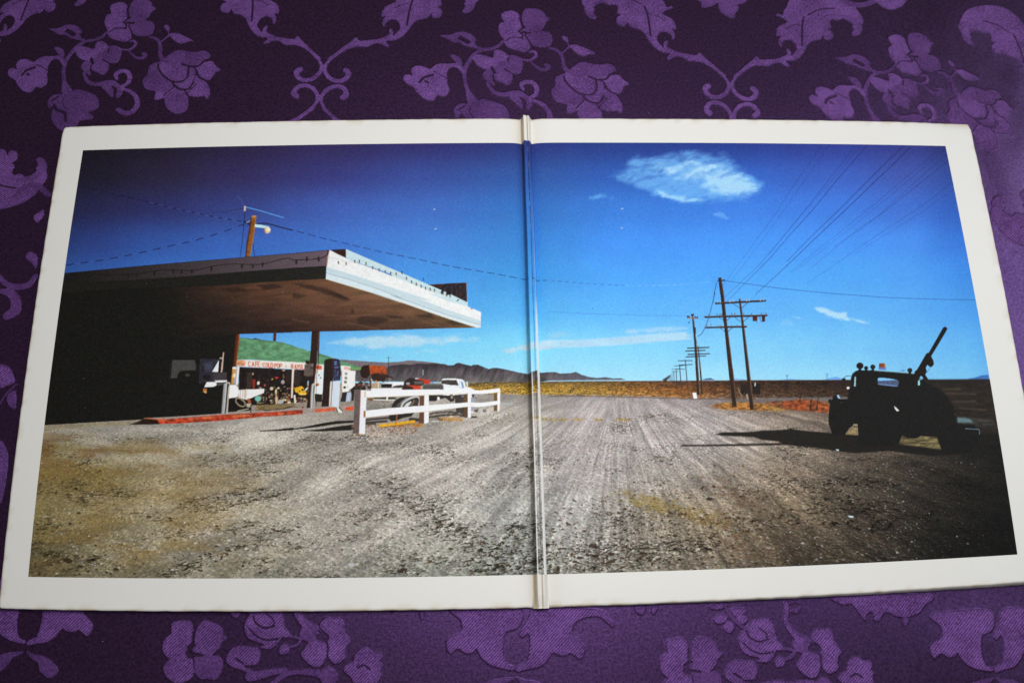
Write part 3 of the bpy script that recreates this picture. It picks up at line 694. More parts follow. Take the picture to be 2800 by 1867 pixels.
for ch, x, y in [('C',146,250),('O',212,253),('L',272,257),('D',318,261)]:
    letter('z2', ch, x, y, 46, 86, 14, red)
for ch, x, y in [('P',402,264),('O',456,266),('P',514,269)]:
    letter('z2', ch, x, y, 44, 88, 14, red)
line('z2', [(640,305),(640,350)], 14, (120,110,90), .8)
for ch, x, y in [('R',760,284),('A',830,288),('Y',884,291),('S',930,294),("'",968,290),('L',992,300)]:
    letter('z2', ch, x, y, 40, 86, 15, red)
poly('z2', [(1815,310),(2025,325),(2025,415),(2132,425),(2115,800),(2000,812),(1990,860),(1850,880),(1832,430)], (230, 229, 227))
for ch, x, y in [('O',1888,338),('P',1922,342),('E',1956,346),('N',1990,350)]:
    letter('z2', ch, x, y, 24, 52, 10, (214,120,96))
for x, y, c in [(1930,482,(146,150,150)),(1925,575,(124,128,120)),(1920,660,(104,106,98))]:
    poly('z2', [(x-30,y-30),(x+30,y-28),(x+28,y+30),(x-30,y+28)], c)
ell('z2', (1900,775), 32, 26, (44,40,36)); line('z2', [(1838,430),(1838,880)], 14, (196,130,80)); line('z2', [(1960,735),(1965,790)], 10, (150,146,140), .7)
line('z2', [(2110,355),(2300,372)], 14, (104,150,60)); line('z2', [(2020,385),(2240,385)], 24, (110,156,84))
poly('z2', [(1850,880),(2050,862),(2022,1082),(1800,1082),(1840,960)], (40,34,34)); poly('z2', [(1950,885),(2045,870),(2020,1080),(1925,1082)], (176,190,210)); poly('z2', [(2020,820),(2240,640),(2352,700),(2352,830),(2110,832),(2100,1062),(2040,1066),(2050,930)], (36,30,28)); ell('z2', (2235,725), 48, 34, (130,66,40)); ell('z2', (2310,720), 30, 36, (150,150,160))
# right part of the shop behind the pump
poly('z2', [(1280,290),(1450,292),(1452,420),(1280,400)], (226,220,212))
for ch, x, y in [('A',1288,300),('B',1322,304),('B',1352,308),('O',1384,312)]:
    letter('z2', ch, x, y, 24, 76, 15, red)
poly('z2', [(1270,390),(1447,412),(1440,800),(1416,922),(1255,912)], (222,229,232)); poly('z2', [(1255,912),(1416,922),(1412,1090),(1270,1080)], (34,30,28))
for x, y in [(1350,515),(1385,570)]:
    ell('z2', (x, y), 16, 20, (110,110,116))
line('z2', [(1290,400),(1290,460)], 20, (206,160,110))
# yellow machine and posts
poly('z2', [(815,770),(835,790),(880,768),(905,780),(930,750),(985,752),(1025,790),(1030,835),(1090,895),(1085,930),(1040,942),(960,942),(925,930),(900,890),(850,880),(830,830)], (222, 168, 38), var=.22, scale=4)
ell('z2', (995,825), 28, 24, (50,36,20)); ell('z2', (935,862), 18, 18, (60,44,22)); poly('z2', [(1040,830),(1100,770),(1110,800),(1060,860)], (220,218,214)); line('z2', [(950,920),(1050,915)], 22, (240,220,150), .8)
for i in range(26):
    ell('z2', (rng.uniform(840, 1090), rng.uniform(990, 1090)), rng.uniform(10, 32), rng.uniform(8, 18), cc[rng.integers(0, len(cc))], .8, 0, 8)
poly('z2', [(778,378),(820,384),(800,700),(786,1002),(745,1000),(760,700)], (228,214,204)); line('z2', [(772,390),(752,990)], 9, (190,120,90), .7)
poly('z2', [(805,938),(842,940),(862,1112),(825,1122)], (232,220,206)); poly('z2', [(1098,680),(1120,680),(1115,740),(1098,740)], (180,180,120))
# ground strip in front of the shop
poly('S', tr('z1', [(1240,1190),(1568,1186)]).tolist() + tr('z2', [(400,1135),(820,1110),(1100,1085),(1400,1090),(1800,1085),(2110,1070),(2110,1190),(1500,1195),(1000,1215),(300,1255),(0,1300)]).tolist() + tr('z1', [(1240,1270)]).tolist(), (142, 132, 122), var=.2, scale=3)
poly('z2', [(0,1150),(400,1140),(830,1115),(850,1180),(700,1220),(300,1255),(0,1265)], (122, 104, 72), var=.35, scale=3, sx=3)
line('z2', [(120,1255),(330,1270),(560,1240),(760,1190),(880,1200)], [10,30,26,18,6], (44,30,24), .95, smooth=True)
ell('z2', (1000,1200), 26, 20, (110,60,44)); ell('z2', (870,1200), 30, 14, (140,80,60), .8)

# ---- kerb of the pump island
kb = tr('ze', [(985,1152),(1300,1135),(1700,1108),(2100,1085),(2350,1062)]).tolist() + tr('z2', [(500,1262),(1000,1222),(1500,1190),(2110,1165),(2100,1275),(1700,1290),(1260,1318),(890,1362),(300,1405),(0,1418)]).tolist() + tr('ze', [(2350,1118),(1700,1178),(1300,1203),(1120,1208),(1050,1185)]).tolist()
poly('S', kb, (158, 142, 136), var=.15, scale=3)
poly('S', tr('ze', [(985,1156),(1120,1166),(1300,1152),(1700,1120),(2100,1096),(2350,1072)]).tolist() + tr('z2', [(0,1328),(500,1292),(890,1258),(1000,1262),(1010,1330),(890,1355),(300,1398),(0,1410)]).tolist() + tr('ze', [(2350,1112),(1700,1174),(1300,1200),(1120,1206),(1050,1184)]).tolist(), (164, 60, 38), var=.5, scale=7)
poly('z2', [(1250,1245),(1500,1222),(1692,1202),(1702,1272),(1500,1290),(1270,1312)], (198,86,56), .95, var=.3); poly('z2', [(1915,1195),(2092,1180),(2092,1262),(1915,1278)], (206,82,44), .95, var=.2)
for i in range(30):
    x = rng.uniform(1130, 2300); line('ze', [(x, 1170 - (x-1130)*.055), (x + rng.uniform(10,50), 1172 - (x-1130)*.058)], rng.uniform(6,22), (212,118,72), .5, blur=1)
poly('ze', [(845,1212),(905,1190),(968,1166),(1000,1152),(1105,1160),(1130,1206),(1060,1210)], (34, 22, 18), .95)
line('ze', [(1000,1152),(1120,1163),(1180,1160)], 9, (206,110,66), .8)
poly('z2', [(1720,1195),(1760,1195),(1850,1300),(1830,1325),(1770,1310)], (222,218,206)); line('z2', [(1718,1200),(1745,1300)], 16, (30,26,24)); line('z2', [(1765,1190),(1850,1275)], 20, (66,54,40))
# pale sand edge along the foot of the dark wall
poly('ze', [(75,1222),(600,1190),(970,1172),(840,1212),(500,1225),(75,1260)], (146, 134, 104), .8, 2, var=.2)

# ---- machines in the shade of the wall
poly('z1', [(115,545),(430,545),(452,640),(440,690),(230,700),(190,740),(180,800),(88,806)], (70, 67, 66), var=.12); line('z1', [(95,580),(70,820)], 6, (56,54,52), .8)
ell('z1', (330,760), 34, 24, (62,60,60), .9)
poly('z1', [(512,525),(772,535),(770,600),(700,712),(690,850),(490,885),(500,600)], (46, 43, 52), var=.2); poly('z1', [(560,590),(680,570),(690,700),(570,700)], (66, 70, 90), .8, 3)
poly('z1', [(540,640),(560,620),(560,700),(540,700)], (24,24,26)); ell('z1', (600,790), 60, 36, (28,26,28), .9)
poly('z1', [(778,543),(766,716),(680,713)], (228, 228, 234))
poly('z1', [(836,430),(851,438),(824,716),(803,716)], (206, 176, 160)); line('z1', [(795,518),(830,518)], 16, (190,180,176))
poly('z1', [(702,722),(890,722),(890,832),(690,850)], (64, 58, 62)); poly('z1', [(712,836),(890,832),(890,860),(742,864)], (226,228,232)); poly('z1', [(602,860),(740,856),(744,905),(700,926),(568,932)], (234, 235, 238))
poly('z1', [(745,870),(845,870),(845,890),(760,915)], (80,76,76)); poly('z1', [(556,945),(606,955),(602,1022),(548,1002)], (166, 104, 48)); line('z1', [(575,990),(590,1010)], 12, (236,216,150))
poly('z1', [(920,905),(1010,898),(1050,935),(1060,1000),(1050,1060),(985,1090),(905,1092)], (238, 238, 242))
poly('z1', [(1060,970),(1425,955),(1420,1012),(1300,1060),(1180,1112),(1060,1082)], (232, 230, 230))
for x in (1085, 1120, 1150):
    line('z1', [(x,975),(x-4,1085)], 8, (150,120,100), .8)
poly('z1', [(1160,960),(1180,958),(1165,1110),(1145,1110)], (206,196,170))
poly('z1', [(900,1095),(990,1080),(1060,1090),(1180,1180),(1230,1190),(1230,1265),(900,1290)], (26, 22, 20))
t_ = np.linspace(0, 2 * np.pi, 24); r_ = math.radians(38)
ex, ey = 78 * np.cos(t_), 46 * np.sin(t_)
line('z1', np.stack([1085 + ex * math.cos(r_) - ey * math.sin(r_), 1148 + ex * math.sin(r_) + ey * math.cos(r_)], 1), 17, (150,136,108))
poly('z1', [(1180,1100),(1215,1090),(1240,1150),(1200,1165)], (170,84,50)); poly('z1', [(1170,1165),(1240,1165),(1225,1220),(1175,1215)], (180,170,150)); line('z1', [(1040,1275),(1130,1255),(1200,1240)], 10, (200,190,160)); ell('z1', (1335,1095), 44, 40, (120,180,170)); line('z1', [(1232,1190),(1232,1290)], 14, (34,28,24))
poly('z1', [(1020,180),(1072,178),(1050,400),(1022,640),(975,640),(1000,400)], (78, 36, 22)); poly('z1', [(1052,180),(1072,178),(1050,400),(1024,630),(1008,630),(1030,400)], (150, 66, 28), .85, 1)
poly('z1', [(975,650),(1025,650),(1010,780),(992,890),(945,890),(955,780)], (196, 146, 76), var=.2); poly('z1', [(970,645),(1025,645),(1022,672),(972,668)], (236,234,226)); poly('z1', [(985,740),(1015,740),(1010,790),(980,790)], (236,230,210)); line('z1', [(965,690),(950,880)], 12, (90,50,26), .8)
poly('z1', [(1036,640),(1068,640),(1045,902),(1014,902)], (234, 230, 226)); line('z1', [(1036,645),(1016,895)], 8, (196,130,96), .8)
poly('z1', [(852,880),(888,868),(896,885),(855,1306),(812,1306)], (164, 166, 166)); line('z1', [(845,890),(815,1300)], 12, (110,96,88), .9); line('z1', [(885,890),(852,1300)], 8, (206,220,222), .9)
line('z1', [(880,880),(910,868),(930,885),(915,990),(890,1305)], [18,18,18,20,22], (188,176,164), smooth=True); line('z1', [(905,900),(895,1000),(868,1300)], 12, (44,30,26), .9)

# ---- canopy column, meter, gas pump
poly('zf', [(176,352),(246,350),(240,480),(228,640),(158,640),(168,480)], (44, 28, 23), var=.15)
line('zf', [(243,352),(236,480),(225,640)], 8, (112,74,56), .7); line('zf', [(246,352),(240,560),(232,640)], 7, (34,30,30), .9); line('zf', [(228,352),(225,500)], 4, (90,60,48), .5)
poly('z2', [(1165,0),(1310,0),(1302,290),(1285,460),(1250,700),(1212,1216),(1088,1216),(1110,900),(1130,700),(1150,300)], (40, 26, 22), var=.15)
poly('z2', [(1285,300),(1302,290),(1285,470),(1258,700),(1240,700),(1265,470)], (150,90,60), .8)
poly('z2', [(1040,290),(1150,270),(1232,258),(1222,530),(1120,540),(1028,520)], (92, 80, 74), var=.2); poly('z2', [(1062,195),(1150,205),(1150,275),(1060,280)], (40,32,28)); ell('z2', (1195,350), 24, 36, (50,44,44), .9); poly('z2', [(1180,290),(1225,270),(1215,330),(1190,330)], (140,130,134), .7)
poly('z2', [(1030,520),(1120,540),(1222,535),(1212,640),(1030,640)], (36,28,26))
line('z2', [(1195,1210),(1205,900),(1215,745),(1232,712),(1262,700)], [44,46,46,42,30], (182,190,192), smooth=True); line('z2', [(1165,1210),(1178,900),(1195,720)], 14, (150,110,90), .8); line('z2', [(1222,1210),(1240,860),(1248,760)], 16, (30,24,24), .9)
line('z2', [(1250,900),(1235,1210)], 16, (216,206,196), .9)
line('z2', [(1340,0),(1330,280),(1308,500),(1296,800),(1288,1080),(1305,1190)], [20,18,10,9,9,9], (40,34,32), .9, smooth=True); line('z2', [(1318,0),(1310,280)], 10, (170,190,200), .7); ell('z2', (1315,715), 36, 32, (172,92,46)); ell('z2', (1290,735), 16, 16, (60,36,24))
poly('z2', [(1462,230),(1468,200),(1490,178),(1560,158),(1640,148),(1660,160),(1655,640),(1592,650),(1560,1184),(1402,1186),(1430,900),(1445,600)], (36, 25, 21), var=.12)
poly('z2', [(1645,150),(1700,158),(1770,170),(1800,190),(1815,260),(1808,625),(1660,640)], (38, 36, 52))
for p, c in [([(1675,215),(1735,205),(1730,300),(1675,300)], (98,108,160)), ([(1680,325),(1775,320),(1770,365),(1680,370)], (88,98,140)), ([(1680,400),(1720,395),(1715,460),(1682,470)], (70,74,110)), ([(1740,430),(1770,420),(1765,540),(1735,540)], (84,92,134)), ([(1785,225),(1800,225),(1800,290),(1785,290)], (90,90,140)), ([(1675,490),(1730,480),(1725,570),(1675,570)], (64,68,100)), ([(1680,590),(1790,570),(1790,620),(1680,630)], (58,60,86))]:
    poly('z2', p, c, .9)
line('z2', [(1648,160),(1650,640)], 12, (60,46,50), .9); line('z2', [(1620,150),(1680,152)], 12, (190,140,70), .8)
poly('z2', [(1596,650),(1802,638),(1795,900),(1778,1202),(1568,1182)], (204, 214, 226)); line('z2', [(1638,652),(1622,900),(1606,1170)], 15, (54,48,50), .9); poly('z2', [(1596,650),(1628,650),(1598,1180),(1568,1182)], (222,206,196))
line('z2', [(1812,430),(1808,540)], 16, (40,30,30))

# ---- tank, parked cars
line('z3', [(588,75),(590,300),(578,440)], 8, (48,40,44), .85); line('z3', [(550,95),(632,95)], 4, (70,66,74), .7); line('z3', [(570,185),(608,185)], 4, (60,56,60), .7)
poly('z3', [(180,290),(200,230),(235,200),(310,195),(325,260),(320,340),(270,390),(220,385),(188,340)], (40, 21, 16)); poly('z3', [(312,205),(400,205),(540,215),(558,255),(558,330),(480,320),(400,315),(330,335),(318,270)], (164, 70, 28), var=.35, scale=5); line('z3', [(330,235),(540,240)], 14, (190,90,40), .5, blur=2)
poly('z3', [(330,335),(400,315),(480,318),(560,330),(660,378),(640,392),(600,372),(545,385),(525,440),(500,440),(490,420),(400,440),(370,420),(340,360)], (48, 28, 20), var=.3)
for p, w_ in [([(205,390),(185,470),(190,540)], 10), ([(215,400),(270,470),(320,540)], 12), ([(324,385),(334,540)], 22), ([(620,375),(700,420)], 6)]:
    line('z3', p, w_, (64,44,34))
for i in range(40):
    ell('z3', (rng.uniform(120, 330), rng.uniform(450, 545)), rng.uniform(6, 22), rng.uniform(5, 16), [(44,34,30),(60,48,40),(130,60,40),(96,90,88),(34,28,28)][rng.integers(0, 5)], .9, 0, 7)
for a, b, w_, c in [((408,425),(395,520),20,(214,146,60)), ((443,440),(440,522),14,(220,206,180)), ((519,440),(516,522),16,(200,150,90)), ((335,400),(375,450),10,(210,206,196))]:
    line('z3', [a, b], w_, c)
poly('z3', [(530,452),(640,440),(800,440),(852,470),(780,490),(690,486),(640,510),(470,522),(480,470)], (228, 232, 238)); poly('z3', [(480,470),(560,462),(642,470),(630,520),(480,522)], (28,24,22)); poly('z3', [(650,500),(760,480),(820,490),(780,520),(660,520)], (60,50,46))
poly('z3', [(808,440),(840,405),(895,380),(980,385),(1090,400),(1100,470),(1060,492),(800,495)], (40, 28, 26)); poly('z3', [(970,384),(1060,395),(1172,408),(1188,432),(1182,462),(1092,466),(1084,418),(980,402)], (186, 52, 30)); poly('z3', [(950,430),(1080,425),(1085,470),(960,472)], (88,84,84)); ell('z3', (865,462), 28, 18, (150,150,156))
poly('z3', [(800,488),(930,484),(1046,494),(1052,548),(950,550),(775,552)], (50, 26, 22)); poly('z3', [(840,486),(1046,490),(1052,546),(952,548),(930,510)], (194, 62, 34)); poly('z3', [(1190,432),(1238,434),(1238,464),(1192,464)], (110,150,196)); poly('z3', [(965,384),(1015,384),(1012,398),(966,398)], (200,210,224))
poly('z3', [(1350,402),(1375,392),(1440,388),(1560,392),(1640,402),(1668,425),(1690,500),(1740,520),(1810,545),(1822,625),(1808,660),(1760,664),(1370,652),(1372,475),(1345,440)], (230, 234, 240))
poly('z3', [(1350,415),(1420,408),(1560,412),(1592,490),(1480,485),(1400,472),(1345,460)], (58, 54, 50), var=.4, scale=3); poly('z3', [(1620,428),(1650,440),(1668,520),(1640,535)], (112, 146, 186)); line('z3', [(1600,415),(1610,540)], 6, (170,176,186), .8); line('z3', [(1712,440),(1714,492)], 16, (226,226,226)); line('z3', [(1380,500),(1700,520)], 5, (176,184,196), .6)
poly('z3', [(1085,480),(1130,468),(1340,470),(1372,500),(1374,552),(1075,552)], (74, 71, 70), var=.2); line('z3', [(1090,488),(1340,484)], 8, (110,106,104), .7)
poly('z3', [(1160,628),(1540,632),(1536,664),(1470,660),(1462,716),(1400,664),(1310,690),(1240,715),(1160,712)], (32, 26, 24)); ell('z3', (1486,670), 48, 52, (40,36,34)); ell('z3', (1492,655), 18, 24, (150,140,110)); ell('z3', (1300,676), 20, 26, (232,232,224)); ell('z3', (1258,680), 26, 30, (26,24,24))
poly('z3', [(340,655),(640,650),(700,660),(690,700),(360,700)], (120,104,86), .7, var=.5, scale=3); poly('z3', [(380,660),(690,660),(690,685),(380,690)], (50,42,38), .85); line('z3', [(300,690),(680,698)], 12, (224,224,220), .9); line('z3', [(568,655),(568,695)], 20, (230,230,226)); ell('z3', (330,690), 40, 22, (110,76,46), .9)
line('z3', [(2190,752),(2350,752)], 20, (176,190,206), .6, blur=2)

# ---- fence shadows, tyre, dry grass, fence
for p, w_ in [([(0,1252),(130,1235),(250,1215),(400,1192),(556,1182)], [10,16,26,26,20]), ([(100,1266),(250,1262),(400,1248),(556,1235)], [6,20,36,50])]:
    line('zf', p, w_, (24,19,17), .95, smooth=True)
line('ze', [(2050,1268),(2200,1262),(2350,1250)], [6,14,22], (24,20,18), .95)
for p, w_ in [([(255,985),(430,965),(620,950),(740,940)], 24), ([(255,1022),(380,1012),(560,1000)], 26), ([(255,1050),(400,1035)], 20), ([(600,960),(760,945),(940,885)], 22), ([(1160,900),(1300,875),(1460,870),(1560,880)], 20), ([(1160,945),(1350,915),(1560,905)], 26), ([(900,970),(1030,985)], 40), ([(1760,940),(1840,940)], 26), ([(1290,960),(1340,975)], 30)]:
    line('z3', p, w_, (34,26,22), .9, smooth=len(p) > 2, blur=1)
poly('z3', [(592,905),(945,878),(920,928),(800,950),(700,992),(620,1002),(600,960)], (30, 25, 23))
poly('z3', [(690,690),(760,662),(900,645),(1000,640),(1042,650),(1035,700),(1030,785),(860,800),(740,805),(620,812),(645,750)], (36, 31, 29), var=.2)
line('z3', [(770,790),(800,735),(860,690),(930,660),(1000,650),(1036,690),(1022,770)], [26,32,34,30,24,24,20], (182,182,182), smooth=True)
line('z3', [(735,790),(790,710),(840,676)], 10, (120,116,112), .8); poly('z3', [(800,792),(850,740),(900,715),(925,718),(870,792)], (200, 202, 206)); poly('z3', [(870,790),(920,720),(990,680),(1015,720),(1005,780)], (60, 52, 44)); line('z3', [(900,780),(945,730),(952,690)], 8, (190,180,130), .7)
for i in range(26):
    t = i / 25; x = 700 + 140 * t; y = 775 - 115 * t
    line('z3', [(x,y),(x+14,y+12)], 7, (120,116,112), .6)
poly('z3', [(1532,622),(1720,612),(1726,952),(1640,940),(1556,902)], (66, 54, 50), var=.3); poly('z3', [(1535,640),(1620,632),(1622,740),(1540,742)], (50,42,38), .8); ell('z3', (1655,640), 26, 16, (120,130,160), .8); poly('z3', [(1766,690),(1815,655),(1808,880),(1766,882)], (150,160,184), .7); poly('z3', [(1775,620),(1815,605),(1815,650),(1785,670)], (60,52,50))
for x, y, rx, ry, c in [(1480,935,36,14,(226,214,200)),(1850,850,36,24,(80,60,50)),(1780,870,24,16,(222,222,222)),(1910,860,46,40,(190,190,188)),(1960,850,28,24,(110,96,84)),(1250,1000,60,10,(200,200,206))]:
    ell('z3', (x, y), rx, ry, c, .85)
for i in range(900):
    x = rng.uniform(60, 1000); y = 1050 + rng.uniform(0, 1) ** 1.3 * (190 - abs(x - 450) * .12)
    c = [(150,92,60),(120,76,52),(196,180,166),(84,58,42),(206,196,186),(60,44,34),(166,120,86)][rng.integers(0, 7)]
    ell('z3', (x, y), rng.uniform(4, 13), rng.uniform(3, 8), c, .75, 0, 6)
for i in range(500):
    x = rng.uniform(1100, 2340); y = rng.uniform(880, 1080) - (x - 1100) * .03
    c = [(110,92,76),(190,184,178),(80,64,52),(214,208,200),(140,116,84)][rng.integers(0, 5)]
    ell('z3', (x, y), rng.uniform(3, 11), rng.uniform(3, 8), c, .6, 0, 6)
for i in range(150):
    if i % 3:
        x = rng.uniform(640, 1090); y = 1085 - rng.uniform(0, 30)
    else:
        x = rng.uniform(1310, 1640); y = 1005 - rng.uniform(0, 20)
    line('z3', [(x,y),(x+rng.uniform(-26,26),y-rng.uniform(15,60))], 7, [(176,116,38),(196,140,56),(140,84,30)][rng.integers(0, 3)], .75)
poly('z3', [(445,1045),(600,1030),(760,1010),(930,985),(965,985),(968,1020),(760,1048),(600,1068),(450,1090)], (216, 164, 30), var=.18, scale=4); line('z3', [(455,1090),(760,1055),(960,1026)], 9, (110,72,24), .8)
line('z3', [(690,1060),(700,980),(710,900)], 16, (176,100,36), .8); line('z3', [(1310,960),(1500,955),(1620,975)], 26, (196,150,80), .5, blur=3)
WH = (232, 233, 238)
poly('z3', [(104,560),(192,558),(180,880),(165,1182),(82,1172),(95,860)], (94, 82, 82), var=.12); poly('z3', [(190,558),(280,560),(262,880),(250,1182),(165,1182),(178,880)], (226, 228, 236)); line('z3', [(190,562),(166,1180)], 7, (190,120,100), .8); line('z3', [(150,1182),(200,1190)], 16, (190,130,80), .7)
poly('z3', [(1032,640),(1102,634),(1100,790),(1028,786)], (96, 62, 40)); poly('z3', [(1030,872),(1102,868),(1096,1032),(1015,1028)], (92, 60, 42)); poly('z3', [(1098,618),(1162,614),(1160,1008),(1135,1030),(1096,1032)], WH)
poly('z3', [(1660,615),(1722,605),(1724,735),(1664,740)], (90,66,42)); poly('z3', [(1664,800),(1724,796),(1724,950),(1680,945)], (84,58,40)); poly('z3', [(1718,598),(1766,594),(1766,945),(1722,950)], WH)
poly('z3', [(2090,598),(2146,592),(2146,712),(2092,712)], (110, 80, 46)); poly('z3', [(2092,775),(2146,772),(2146,852),(2092,856)], (104, 72, 42)); poly('z3', [(2144,590),(2186,580),(2172,856),(2145,856)], WH)
poly('z3', [(335,530),(560,528),(775,530),(782,556),(560,560),(340,565)], (224,226,232))
poly('z3', [(255,566),(560,556),(880,548),(1120,546),(1500,547),(1740,543),(1820,556),(1900,560),(2040,548),(2182,525),(2184,580),(2040,602),(1900,610),(1820,608),(1740,602),(1500,610),(1120,626),(880,638),(560,652),(255,662)], WH); line('z3', [(262,660),(560,651),(1120,626),(1500,610),(1740,602)], 5, (206,180,120), .7)
poly('z3', [(252,850),(600,812),(900,790),(1040,780),(1160,772),(1450,750),(1740,730),(1850,736),(1960,732),(2186,702),(2186,752),(1960,788),(1850,798),(1740,790),(1450,822),(1160,860),(900,880),(600,910),(252,950)], WH); line('z3', [(260,948),(600,910),(1160,860),(1740,790)], 5, (200,176,120), .6)
line('z3', [(1100,620),(1098,700)], 5, (200,170,150), .6); line('z3', [(1765,600),(1765,940)], 5, (176,190,220), .8)
poly('z3', [(242,570),(265,570),(264,656),(242,656)], (206, 188, 158)); poly('z3', [(232,852),(260,852),(258,946),(230,946)], (146, 98, 54))

# ---- tow truck in silhouette with its shadow
sh = tr('zg', [(1525,1302),(1600,1280),(1760,1282),(1900,1274),(1960,1264),(2100,1262),(2350,1240)]).tolist() + tr('zh', [(160,1245),(350,1270),(600,1290),(720,1300),(840,1310),(1190,1360),(1250,1400),(1580,1445),(1760,1480),(1500,1500),(1100,1452),(800,1475),(600,1450),(420,1420),(260,1410),(120,1380)]).tolist() + tr('zg', [(2140,1382),(2100,1365),(1960,1352),(1880,1325),(1720,1318),(1590,1312)]).tolist()
poly('S', sh, (24, 21, 19), .96, 1)
line('zg', [(1228,1403),(1450,1402),(1700,1398),(2000,1392),(2200,1388),(2350,1392)], [14,15,17,18,20,30], (28,24,21), .95, blur=1)
# dim scrub land right of the truck
poly('zh', [(1330,803),(2030,799),(2100,1150),(2120,1300),(1760,1300),(1500,960)], (38, 31, 27), .9, 3, var=.35, scale=5, sx=4)
for p in [[(1600,890),(1760,886)], [(1690,1005),(1900,1000)], [(1860,1160),(2060,1185)], [(1600,925),(1900,935)], [(1750,1060),(2000,1080)]]:
    line('zh', p, 14, (92,80,68), .55, blur=2)
poly('zh', [(1800,1150),(2060,1170),(2090,1240),(1860,1230)], (62,62,60), .5, 3, var=.5, scale=4, sx=3)
TK = (20, 19, 18)
poly('z4', [(350,640),(352,740),(330,765),(318,872),(232,872),(200,832),(150,836),(140,882),(108,870),(95,892),(116,932),(100,1050),(100,1150),(140,1262),(200,1280),(290,1270),(340,1198),(380,1160),(425,1160),(436,1280),(430,1400),(900,1400),(890,1380),(930,1282),(985,1312),(1080,1318),(1140,1290),(1320,1300),(1345,1370),(1372,1442),(1420,1500),(1700,1480),(1790,1360),(1800,1290),(1800,1222),(1750,1195),(1752,1162),(1560,1160),(1548,1085),(1530,1035),(1500,955),(1420,820),(1330,755),(1200,690),(1100,600),(1060,590),(1000,580),(620,550),(440,545),(400,560),(366,590)], TK, var=.1, scale=4)
poly('z4', [(930,1282),(985,1312),(1080,1318),(1140,1290),(1320,1300),(1345,1370),(1368,1440),(1150,1410),(890,1380)], (112, 101, 68), .85, 1, var=.7, scale=3, sx=4)
poly('z4', [(340,1195),(400,1200),(425,1200),(434,1278),(290,1270)], (140, 122, 88), .95, 1, var=.5, scale=3); poly('z4', [(380,1155),(425,1155),(425,1172),(380,1168)], (170,160,120), .9)
poly('z4', [(1062,592),(1070,560),(1092,545),(1120,500),(1200,360),(1228,350),(1390,68),(1412,57),(1437,76),(1430,100),(1255,392),(1278,435),(1286,480),(1266,512),(1235,510),(1212,488),(1195,520),(1206,560),(1190,600),(1226,655),(1150,660),(1080,640)], (24, 17, 15))
line('z4', [(1246,515),(1205,580)], 6, (70,80,100), .8); poly('z4', [(1122,640),(1140,612),(1160,630),(1162,655),(1125,656)], (122, 186, 226)); line('z4', [(1120,640),(1160,655)], 6, TK)
poly('z4', [(655,642),(664,634),(720,635),(800,645),(880,660),(892,690),(880,732),(800,728),(700,715),(655,702)], (72, 86, 116), var=.2, scale=3); poly('z4', [(655,642),(664,634),(720,635),(800,645),(880,660),(800,662),(655,668)], (124, 188, 238)); line('z4', [(660,705),(870,728)], 12, (120,150,206), .7)
poly('z4', [(394,620),(408,620),(406,730),(386,728)], (150, 186, 196)); poly('z4', [(1108,672),(1120,655),(1130,690),(1126,720),(1106,718)], (150, 210, 216))
line('z4', [(615,552),(800,566),(1050,586)], 8, (118,156,156), .85)
for x, y, rx, ry in [(453,499,41,38), (523,523,24,22), (598,511,29,27), (1015,549,29,26)]:
    ell('z4', (x, y), rx, ry, (26,17,14)); poly('z4', [(x-12,y+ry-6),(x+12,y+ry-6),(x+18,y+ry+12),(x-18,y+ry+12)], (24,17,15))
for x, y in [(598,508),(1015,546)]:
    line('z4', [(x-14,y),(x+14,y-4)], 7, (92,70,66), .7)
poly('z4', [(668,472),(705,468),(738,474),(743,522),(667,520)], (134, 72, 34), var=.2); line('z4', [(675,480),(673,515)], 10, (90,40,18), .8); line('z4', [(734,478),(738,518)], 8, (220,150,70), .8); poly('z4', [(662,518),(744,520),(750,545),(664,542)], (98, 118, 186))
line('z4', [(262,650),(272,635),(300,616),(352,612)], 6, (40,40,48), smooth=True); poly('z4', [(250,640),(292,640),(292,666),(252,668)], (26,24,24)); ell('z4', (320,748), 16, 14, (222,226,230)); poly('z4', [(192,830),(214,826),(234,866),(208,864)], (146, 196, 224))
poly('z4', [(836,948),(862,970),(896,1004),(870,1010),(850,985)], (226, 220, 216))
poly('z4', [(1545,1080),(1620,1082),(1690,1095),(1735,1138),(1640,1142),(1550,1138)], (104, 136, 142), .85, 2); line('z4', [(1640,1206),(1790,1214),(1800,1232),(1798,1270)], 7, (120,160,170), .8); line('z4', [(1520,1035),(1534,1060)], 6, (110,110,110), .6)
poly('z4', [(180,1436),(216,1440),(218,1454),(190,1452)], (190,206,220)); poly('zh', [(620,1440),(648,1445),(640,1456)], (200,210,220)); poly('b4', [(725,30),(775,36),(782,50),(745,48)], (206, 226, 232))

# ---- age of the print: specks of dust, faint grain
INK *= (1 + 0.05 * (fbm(QX / 2.2, QY / 2.2, 2, 131) - .5))[..., None]
INK += rng.normal(0, 6.0, (CH, CW, 1)).astype(np.float32)
INK += boxblur(rng.normal(0, 10.0, (CH, CW, 3)).astype(np.float32), 1, 1)
for i in range(520):
    x = rng.integers(4, CW - 4); y = rng.integers(4, CH - 4)
    a = rng.uniform(.15, .7) ** 1.5
    INK[y, x] = INK[y, x] * (1 - a) + 225 * a
    if rng.uniform() < .3:
        INK[y, x + 1] = INK[y, x + 1] * (1 - a * .6) + 225 * a * .6
for z, x, y in [('zb',1302,715),('zb',1313,893),('zc',676,709),('zc',672,886)]:
    ell(z, (x, y), 12, 7, (196,204,222), .6)
LIGHT = 0.88                                   # share of light a plain face gets: the ink is that much stronger than it looks
INK = np.clip(INK, 3, 250)
INK = np.clip(srgb(INK) / LIGHT, 0.0, 0.97).astype(np.float32)
del QX, QY, G, b_, sm, gm, trk, trk2, grain, patch, cl, cl2, rel, warm, shade_, cover

